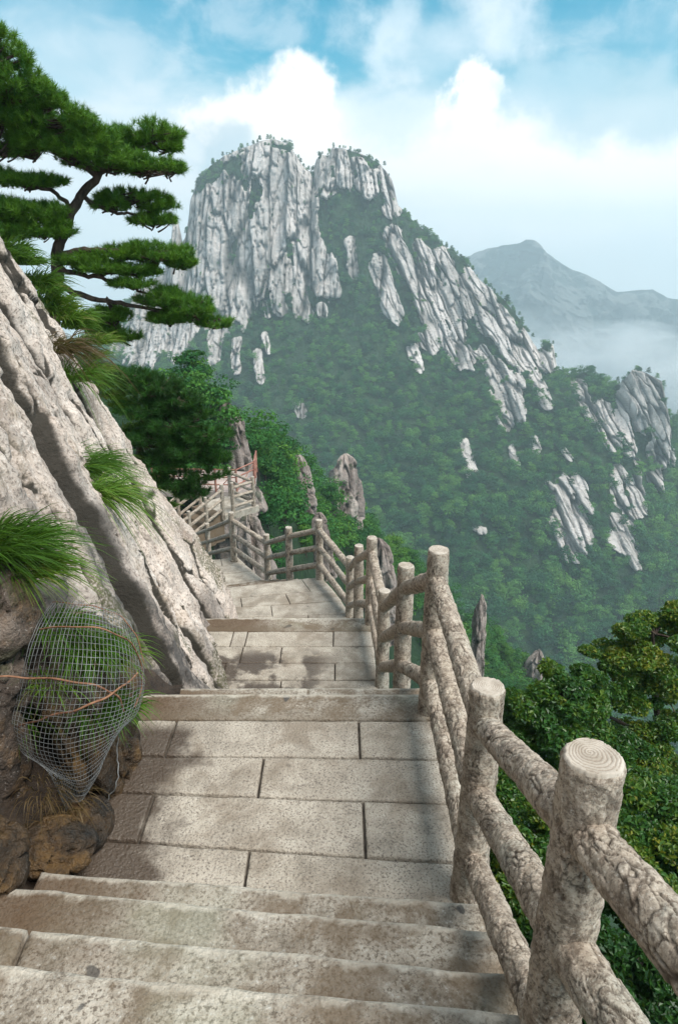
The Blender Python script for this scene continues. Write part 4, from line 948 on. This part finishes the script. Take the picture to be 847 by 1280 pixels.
# 
cm = capmask(u, v, caps)
cm = cm-1.0*np.clip(capmask(u, v, [(292, 212, 322, 240, 20), (318, 236, 312, 270, 10), (268, 218, 290, 205, 12), (335, 182, 362, 186, 9), (250, 236, 262, 218, 7), (296, 300, 290, 330, 7), (440, 192, 470, 204, 6), (360, 300, 366, 330, 6)]), 0, 1)
tilt = np.stack([P[..., 0]+.35*P[..., 2]*sst(u, 400, 520), P[..., 1]*.4, P[..., 2]], -1)
fz = fbm(tilt*np.array([.11, .05, .018]), 4, 61)
brk_ = fbm(tilt*np.array([.06, .04, .028]), 4, 66)
rockv = cm*1.15+.12+.6*fz+.75*brk_+.75*fbm(tilt*np.array([.22, .1, .11]), 4, 68)
rock = sst(rockv, -.12, .22)
# vertical joints: columns of different reach, split by deep clefts
col1, ed1, id1 = voro(np.stack([tilt[..., 0]*.085, tilt[..., 1]*.03, tilt[..., 2]*.014], -1)+.25*fz[..., None], 23)
col2, ed2, id2 = voro(np.stack([tilt[..., 0]*.26, tilt[..., 1]*.05, tilt[..., 2]*.05], -1)+.35*fz[..., None], 29)
cl = (1-sst(ed1, .0, .10)); cl2 = (1-sst(ed2, 0, .12))
out = rock*(5.5+10*(id1-.5)+4.0*(id2-.5)-6*cl-2.2*cl2) + 7*fbm(P*np.array([.02, .02, .02]), 4, 81)*sst(v, 300, 480) + 3.0*fbm(P*.08, 3, 83)
fade = np.ones_like(out); fade[:, :14] = .15; fade[:, 14:30] = np.linspace(.35, 1, 16)[None]
P[..., 1] -= out*fade; P[..., 0] += rock*1.2*fbm(P*np.array([.15, .15, .04]), 3, 88)
crackm = np.clip(rock*(cl*.9+cl2*.6), 0, 1)
nu_, nv_ = P.shape[:2]
mt = obj('mountain', mesh('mountain', P, gridfaces(nu_, nv_), None, M_TERR, attrs={'rock': rock*.9, 'crack': crackm})); tag(mt, kind='structure')

# far range across the next valley
fr_ridge = [(300, 420, 2300), (480, 370, 2300), (560, 335, 2250), (592, 318, 2220), (608, 310, 2210), (628, 307, 2200), (648, 306, 2200), (656, 300, 2200), (664, 298, 2200), (672, 303, 2200), (680, 314, 2190), (700, 327, 2190), (718, 340, 2180), (745, 352, 2170), (768, 364, 2160), (790, 362, 2150), (815, 362, 2140), (832, 370, 2130), (850, 376, 2120), (1000, 420, 2100), (1250, 470, 2100)]
fr_ridge = [(p_[0], p_[1]+1.6*math.sin(p_[0]*.9), p_[2]*.85) for p_ in fr_ridge]
fus = np.linspace(300, 1250, 420)
Pf, uf, vf = relief([[(a, b+25, c+200) for a, b, c in fr_ridge], fr_ridge, [(a, b+90, c-180) for a, b, c in fr_ridge], [(300, 640, 900), (1250, 640, 850)]], fus, [8, 130, 60])
rg = ridged(Pf*np.array([.009, .006, .006]), 5, 91); fd = np.ones(rg.shape); fd[:, :8] = .2; fd[:, 8:24] = np.linspace(.3, 1, 16)[None]
Pf[..., 1] -= fd*(95*rg+26*fbm(Pf*.03, 4, 92)); Pf[..., 2] += 3.5*fbm(Pf*np.array([.03, .03, 0]), 3, 93)
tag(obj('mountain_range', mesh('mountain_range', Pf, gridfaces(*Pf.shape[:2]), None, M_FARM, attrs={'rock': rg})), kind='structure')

# valley floor, out to the horizon
gx, gy = np.meshgrid(np.linspace(-3100, 3100, 80), np.linspace(-2900, 2850, 80), indexing='ij')
gz = -400+25*fbm(np.stack([gx*.001, gy*.001, gx*0], -1), 3, 95)
tag(obj('ground', mesh('ground', np.stack([gx, gy, gz], -1), gridfaces(80, 80), None, M_TERR, attrs={'rock': gx*0, 'crack': gx*0})), kind='structure')

# nearer spur under the viewing deck
sp_top = [(60, 430, 38), (150, 456, 40), (200, 472, 44), (250, 492, 46), (278, 520, 46), (300, 545, 50), (325, 562, 58), (360, 580, 72), (395, 615, 88), (440, 650, 108), (490, 690, 122), (540, 735, 128), (600, 785, 128), (680, 860, 122), (800, 960, 115), (1000, 1060, 105)]
sp_beh = [(a, b+50, c+14) for a, b, c in sp_top]
sp_mid = [(60, 600, 30), (250, 640, 33), (330, 680, 42), (420, 740, 70), (500, 800, 90), (600, 870, 100), (800, 1020, 95), (1000, 1120, 88)]
sp_low = [(60, 1000, 22), (400, 1050, 36), (600, 1200, 55), (1000, 1350, 60)]
Ps, us_, vs_ = relief([sp_beh, sp_top, sp_mid, sp_low], np.linspace(60, 1000, 220), [8, 60, 40])
Ps[:, :8, 2] -= np.linspace(14, 0, 8)[None]
Ps[..., 1] -= 2.5*fbm(Ps*.12, 4, 101)*sst(us_, 60, 400)
tag(obj('spur', mesh('spur', Ps, gridfaces(*Ps.shape[:2]), None, M_TERR, attrs={'rock': .25+.3*fbm(Ps*.15, 3, 102), 'crack': Ps[..., 0]*0})), kind='structure')

# ------------------------------------------------------------------ trees
def crown_mesh(name, seed, kind, ncards, card, mat):
    """unit-height crown (about 1 m tall, 1 m wide) of leaf cards gathered in clumps"""
    r = np.random.default_rng(seed); C, D = [], []
    if kind == 'round':
        lobes = [(r.normal(size=3)*np.array([.20, .20, .14])+np.array([0, 0, .58]), r.uniform(.16, .28)) for _ in range(11)]
        flat = .75
    else:
        lobes = []
        for k in range(9):
            z = .34+.62*k/8; rad = .34*(1-.55*k/8); a = k*2.4; lobes.append((np.array([math.cos(a)*rad*.6, math.sin(a)*rad*.6, z]), .26-.012*k))
        flat = .34
    per = ncards//len(lobes)
    for c, rad in lobes:
        d = r.normal(size=(per, 3)); d /= np.linalg.norm(d, axis=1)[:, None]; d[:, 2] = np.where(d[:, 2] < 0, d[:, 2]*.5, d[:, 2])
        C.append(c+d*np.array([1, 1, flat])*(rad*r.uniform(.6, 1.08, per)[:, None])); D.append(d)
    C = np.concatenate(C); D = np.concatenate(D)
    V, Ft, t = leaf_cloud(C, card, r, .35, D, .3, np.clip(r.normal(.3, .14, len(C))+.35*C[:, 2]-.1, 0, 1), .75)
    return mesh(name, V, None, Ft, mat, smooth=False, attrs={'tint': t})
def trunk_mesh(seed):
    r = np.random.default_rng(seed); P = smooth_line([(0, 0, -.12), (.02, .01, .2), (r.normal()*.03, r.normal()*.03, .45), (r.normal()*.04, r.normal()*.04, .75)], 9)
    V, Fq = tube(P, np.linspace(.035, .010, 9), 6, seed); return mesh('trunk', V, Fq, None, M_WOOD)
# the wood on the mountain: one mass
lib = bpy.data.collections.new('forest_library')
for k in range(7):
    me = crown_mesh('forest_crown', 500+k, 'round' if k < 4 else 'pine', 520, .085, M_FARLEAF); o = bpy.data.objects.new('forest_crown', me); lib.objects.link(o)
def scatter(name, pts, scl, variant, label):
    me = bpy.data.meshes.new(name); me.vertices.add(len(pts)); me.vertices.foreach_set('co', np.asarray(pts, np.float32).reshape(-1))
    for nm, ty, a in (('scl', 'FLOAT', scl), ('yaw', 'FLOAT', rng.uniform(0, 6.28, len(pts)))):
        me.attributes.new(nm, ty, 'POINT').data.foreach_set('value', np.asarray(a, np.float32))
    me.attributes.new('pick', 'INT', 'POINT').data.foreach_set('value', np.asarray(variant, np.int32))
    o = obj(name, me); ng = bpy.data.node_groups.new(name, 'GeometryNodeTree')
    ng.interface.new_socket('Geometry', in_out='INPUT', socket_type='NodeSocketGeometry'); ng.interface.new_socket('Geometry', in_out='OUTPUT', socket_type='NodeSocketGeometry')
    N = ng.nodes; L = ng.links; gi = N.new('NodeGroupInput'); go = N.new('NodeGroupOutput'); ip = N.new('GeometryNodeInstanceOnPoints'); ci = N.new('GeometryNodeCollectionInfo')
    ci.inputs['Collection'].default_value = lib; ci.inputs['Separate Children'].default_value = True; ci.inputs['Reset Children'].default_value = True
    def na(nm, ty):
        x = N.new('GeometryNodeInputNamedAttribute'); x.data_type = ty; x.inputs['Name'].default_value = nm; return x.outputs['Attribute']
    cx = N.new('ShaderNodeCombineXYZ'); L.new(na('yaw', 'FLOAT'), cx.inputs[2])
    L.new(gi.outputs[0], ip.inputs['Points']); L.new(ci.outputs[0], ip.inputs['Instance']); ip.inputs['Pick Instance'].default_value = True
    L.new(na('pick', 'INT'), ip.inputs['Instance Index']); L.new(na('scl', 'FLOAT'), ip.inputs['Scale'])
    try:
        er = N.new('FunctionNodeEulerToRotation'); L.new(cx.outputs[0], er.inputs[0]); L.new(er.outputs[0], ip.inputs['Rotation'])
    except Exception: L.new(cx.outputs[0], ip.inputs['Rotation'])
    L.new(ip.outputs[0], go.inputs[0]); md = o.modifiers.new('scatter', 'NODES'); md.node_group = ng
    tag(o, label, 'forest', kind='stuff'); return o
A_ = np.linalg.norm(np.cross(P[1:, :-1]-P[:-1, :-1], P[:-1, 1:]-P[:-1, :-1]), axis=-1)
veg = (1-sst(rock, .25, .7))[:-1, :-1]; slope_ok = np.ones_like(veg); slope_ok[:, :12] = 0
inview = ((u > -60) & (u < 930) & (v < 1000))[:-1, :-1]
wgt = (A_*(veg*1.0+.05)*slope_ok*inview).reshape(-1); wgt /= wgt.sum()
NT = 8500
pick = rng.choice(len(wgt), NT, p=wgt); ii, jj = np.unravel_index(pick, A_.shape); fu, fv = rng.random((2, NT, 1))
pts = P[ii, jj]*(1-fu)*(1-fv)+P[ii+1, jj]*fu*(1-fv)+P[ii, jj+1]*(1-fu)*fv+P[ii+1, jj+1]*fu*fv
scl = (4.6+6.5*rng.random(NT)**1.6)*np.interp(v[ii, jj], [150, 400, 520, 700, 900], [.55, .7, .95, 1.25, 1.35])*np.where(rock[ii, jj] > .4, .6, 1); pts[:, 2] -= .28*scl
# skyline pines
sk_i = rng.choice(np.where((us > 150) & (us < 870))[0], 150); sk = P[sk_i, 14]+rng.normal(size=(150, 3))*np.array([.8, 1.5, .2]); sk_s = rng.uniform(2.0, 4.6, 150); sk[:, 2] -= .22*sk_s
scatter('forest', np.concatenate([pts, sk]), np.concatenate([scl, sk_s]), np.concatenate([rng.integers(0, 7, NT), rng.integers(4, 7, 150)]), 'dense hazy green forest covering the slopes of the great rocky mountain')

# trees on the nearer spur, each a thing
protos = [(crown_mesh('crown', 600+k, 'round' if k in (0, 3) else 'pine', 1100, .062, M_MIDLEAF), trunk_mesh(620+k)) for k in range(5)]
def hill_tree(p, s, k, label, group):
    root = bpy.data.objects.new('hillside_pine' if k in (1, 2, 4) else 'hillside_tree', None); COL.objects.link(root)
    root.location = tuple(p); root.rotation_euler = (0, 0, random.uniform(0, 6.28)); root.scale = (s*random.uniform(.9, 1.25), s*random.uniform(.9, 1.25), s)
    tag(root, label, 'tree', group); obj('crown', protos[k][0], root); obj('trunk', protos[k][1], root)
nS, mS = Ps.shape[:2]; cnt = 0
while cnt < 260:
    i = random.randrange(0, nS); j = int(random.triangular(7, 80, 14)); uu, vv = us_[i, j], vs_[i, j]
    if not (225 < uu < 860 and vv < 960): continue
    k = random.choice([0, 1, 2, 3, 4]); Yd = Ps[i, j, 1]; s = random.uniform(3.2, 6.0)*(.55+.45*min(1, Yd/90))
    if uu < 330 and vv < 640 and random.random() < .6: continue
    hill_tree(Ps[i, j]-np.array([0, 0, .08*s]), s, k, 'bright green layered pine on the nearer spur' if k in (1, 2, 4) else 'bright green round-topped tree on the nearer spur', 'pines on the nearer spur' if k in (1, 2, 4) else 'round trees on the nearer spur'); cnt += 1

for n_ in range(70):                                  # scrub on the drop below the path
    y = random.uniform(1.5, 34); x = float(np.interp(y, [0, 9, 13, 18, 40], [1.7, 1.4, -1.2, -2.8, -4]))+abs(random.gauss(0, 3.2)); s = random.uniform(1.5, 3.0)
    hill_tree((x, y, float(ground_z(x, y))-.15*s), s, random.choice([0, 3]), 'leafy scrub tree on the steep drop directly below the log railing', 'scrub trees on the drop below the path')

# ------------------------------------------------------------------ rock pinnacles on the spur
def pinnacle(label, u, v_top, v_base, Y, wpx, seed, lean=0.0, prongs=1):
    base = atY(u, v_base, Y); top = atY(u, v_top, Y); Hh = top[2]-base[2]; rad = wpx*.5*Y/F_PX
    na, nl = 64, 70; th = np.arange(na)/na*2*np.pi; t = np.linspace(0, 1, nl); Tn, tt = np.meshgrid(th, t, indexing='ij')
    prof = (1.2-.3*tt)*np.sqrt(np.clip(1-tt**10, 0, 1))
    d = np.stack([np.cos(Tn), np.sin(Tn), tt*Hh/rad*.25], -1)
    f1, ed, hid = voro(np.stack([d[..., 0]*2.0, d[..., 1]*2.0, tt*Hh/rad*.45], -1)+seed*2.3, seed)
    r = rad*prof*(1+.30*fbm(np.stack([d[..., 0]*1.1, d[..., 1]*1.1, tt*1.6], -1)+seed, 3, seed)+.55*(hid-.5)-.22*(1-sst(ed, 0, .14))+.16*fbm(d*4+seed, 3, seed+1))
    cutz = 1-.32*np.clip(fbm(np.stack([np.cos(Tn)*1.7, np.sin(Tn)*1.7, tt*0], -1)+seed*3.3, 3, seed+5)+.2, 0, 1)
    V = np.stack([np.cos(Tn)*r+lean*tt*Hh, np.sin(Tn)*r, tt*Hh*cutz], -1)
    n = na*nl; V = np.concatenate([V.reshape(-1, 3), [[lean*Hh, 0, Hh*.88]]]); i = np.arange(na); j = (i+1) % na
    ck = 1-sst(ed, 0, .1)
    me = mesh('rock_pinnacle', V, gridfaces(na, nl, True), np.stack([i*nl+nl-1, j*nl+nl-1, np.full(na, n)], -1), M_PINN, attrs={'crack': np.append(ck, 0), 'rock': np.full(n+1, 1.0)})
    o = obj('rock_pinnacle', me, None, tuple(base)); tag(o, label, 'rock'); return o
def _pinn(k):
    w = k.coord('World')
    base = k.ramp(k.noise(k.coord('World', (1, 1, .35)), .45, 7, .65), [(.25, (.13, .10, .09)), (.48, (.33, .27, .24)), (.7, (.52, .44, .39)), (.85, (.6, .54, .5))])
    base = k.mix(k.m('MULTIPLY', k.attr('crack'), .8), base, (.05, .045, .04))
    mo = k.noise(w, .9, 5, .7); base = k.mix(k.ss(mo, .54, .66, 0, .75), base, (.035, .055, .025))
    k.out(base, .9, k.bump(k.noise(w, 2.2, 6, .7), .9, .4), .2)
M_PINN = material('pinnacle_granite', _pinn)
pinnacle('split brown rock tower rising behind the viewing deck', 308, 500, 640, 43, 38, 2, -.10)
pinnacle('slim brown rock spike on top of the split tower behind the deck', 285, 503, 600, 44, 22, 4, -.05)
pinnacle('narrow grey rock spire among the pines below the deck', 383, 568, 650, 70, 26, 6, -.12)
pinnacle('stout pale rock stack on the wooded spur', 430, 567, 660, 100, 38, 9, 0)
pinnacle('blunt leaning rock blade behind the log rails', 588, 742, 900, 52, 20, 12, .0)
pinnacle('low pale rock outcrop below the second landing rails', 487, 672, 800, 60, 34, 14, -.12)
pinnacle('small brown rock crag in the valley wood', 662, 812, 880, 118, 32, 16, .05)
pinnacle('small grey rock hump beside the path rails', 408, 640, 720, 45, 22, 19, -.1)
pinnacle('little pale boulder of rock above the low pine', 240, 487, 520, 44, 14, 22, 0)
pinnacle('dark fluted rock buttress carrying the viewing deck', 312, 596, 760, 31, 62, 25, -.08)
pinnacle('dark rock rib below the far climbing stairs', 330, 640, 800, 28, 40, 27, -.06)

# ------------------------------------------------------------------ viewing deck with red rails
def deck():
    z = float(atY(305, 598, 31)[2]); poly = [(-8.4, 29.2), (-4.6, 29.0), (-3.95, 30.2), (-4.05, 32.0), (-8.4, 32.6)]
    root = bpy.data.objects.new('viewing_deck', None); COL.objects.link(root); root.location = (-6, 30.5, z); tag(root, 'small timber viewing deck with weathered red railings under the rock tower', 'deck')
    o = block('floor_slab', [(x+6, y-30.5) for x, y in poly], -.28, 0, M_DECK, root, .02)
    edge = [np.array(q) for q in poly[:4]]; posts = []
    for a, b in zip(edge[:-1], edge[1:]):
        m = max(1, int(np.linalg.norm(b-a)/.8))
        for k in range(m): posts.append(a+(b-a)*k/m)
    posts.append(edge[-1]); pts3 = [np.array([q[0]+6, q[1]-30.5, 0]) for q in posts]
    for q in pts3:
        V, Fq = tube([q, q+(0, 0, .55), q+(0, 0, 1.1)], [.05, .05, .045], 8); obj('post', mesh('post', V, Fq, None, M_REDRAIL), root)
    for a, b in zip(pts3[:-1], pts3[1:]):
        for h_ in (.35, .7, 1.05):
            V, Fq = tube([a+(0, 0, h_), (a+b)/2+(0, 0, h_), b+(0, 0, h_)], [.035]*3, 6); obj('rail', mesh('rail', V, Fq, None, M_REDRAIL), root)
        V, Fq = tube([a+(0, 0, .05), (a+b)/2+(0, 0, .5), b+(0, 0, 1.0)], [.022]*3, 6); obj('brace', mesh('brace', V, Fq, None, M_REDRAIL), root)
deck()

# ------------------------------------------------------------------ the air
HZ0, HZ1 = -430, 150
def vol(name, V, Fq, density, color, aniso, label=None):
    def f(k):
        pv = k.n('ShaderNodeVolumePrincipled', {'Color': (*color, 1), 'Density': density, 'Anisotropy': aniso}); k.n('ShaderNodeOutputMaterial', {1: pv.outputs[0]})
    o = obj(name, mesh(name, V, Fq, None, material(name, f), smooth=False)); tag(o, label, kind='stuff'); return o
bx = np.array([[x, y, z] for x in (-3200, 3200) for y in (-3000, 2950) for z in (HZ0, HZ1)], float)
vol('haze', bx, [[0, 1, 3, 2], [4, 6, 7, 5], [0, 4, 5, 1], [2, 3, 7, 6], [0, 2, 6, 4], [1, 5, 7, 3]], .0005, (.80, .94, 1.0), .3)

def mist(u, v, Y, rad, density, seed):
    c = atY(u, v, Y); nu, nv = 40, 22; a = np.arange(nu)/nu*2*np.pi; b = np.linspace(.02, np.pi-.02, nv); A, B = np.meshgrid(a, b, indexing='ij')
    dd = np.stack([np.cos(A)*np.sin(B), np.sin(A)*np.sin(B), np.cos(B)], -1); r = 1+.6*fbm(dd*2.3+seed, 4, seed)
    Vv = np.concatenate([(dd*r[..., None]*np.array(rad)).reshape(-1, 3), [[0, 0, rad[2]], [0, 0, -rad[2]]]]); i = np.arange(nu); j = (i+1) % nu; n = nu*nv
    Ft = np.concatenate([np.stack([i*nv, j*nv, np.full(nu, n)], -1)[:, ::-1], np.stack([i*nv+nv-1, j*nv+nv-1, np.full(nu, n+1)], -1)])
    def f(k):
        pv = k.n('ShaderNodeVolumePrincipled', {'Color': (1, 1, 1, 1), 'Density': density, 'Anisotropy': .2}); k.n('ShaderNodeOutputMaterial', {1: pv.outputs[0]})
    o = obj('mist', mesh('mist', Vv, gridfaces(nu, nv, True)[:, ::-1], Ft, material('mist', f)), None, tuple(c)); tag(o, kind='stuff')
for k in range(26):                                   # loose fog drifting over the foot of the far range
    f = random.random(); lv = random.random(); mist(590+310*f, 392+52*f+75*lv+random.uniform(-10, 10), random.uniform(850, 1250), (random.uniform(60, 130), random.uniform(45, 80), 18+26*lv+random.uniform(0, 12)), .0011+.0022*lv, 3+k)
mist(795, 415, 1100, (54, 36, 17), .008, 40); mist(768, 430, 1100, (38, 30, 12), .008, 41)
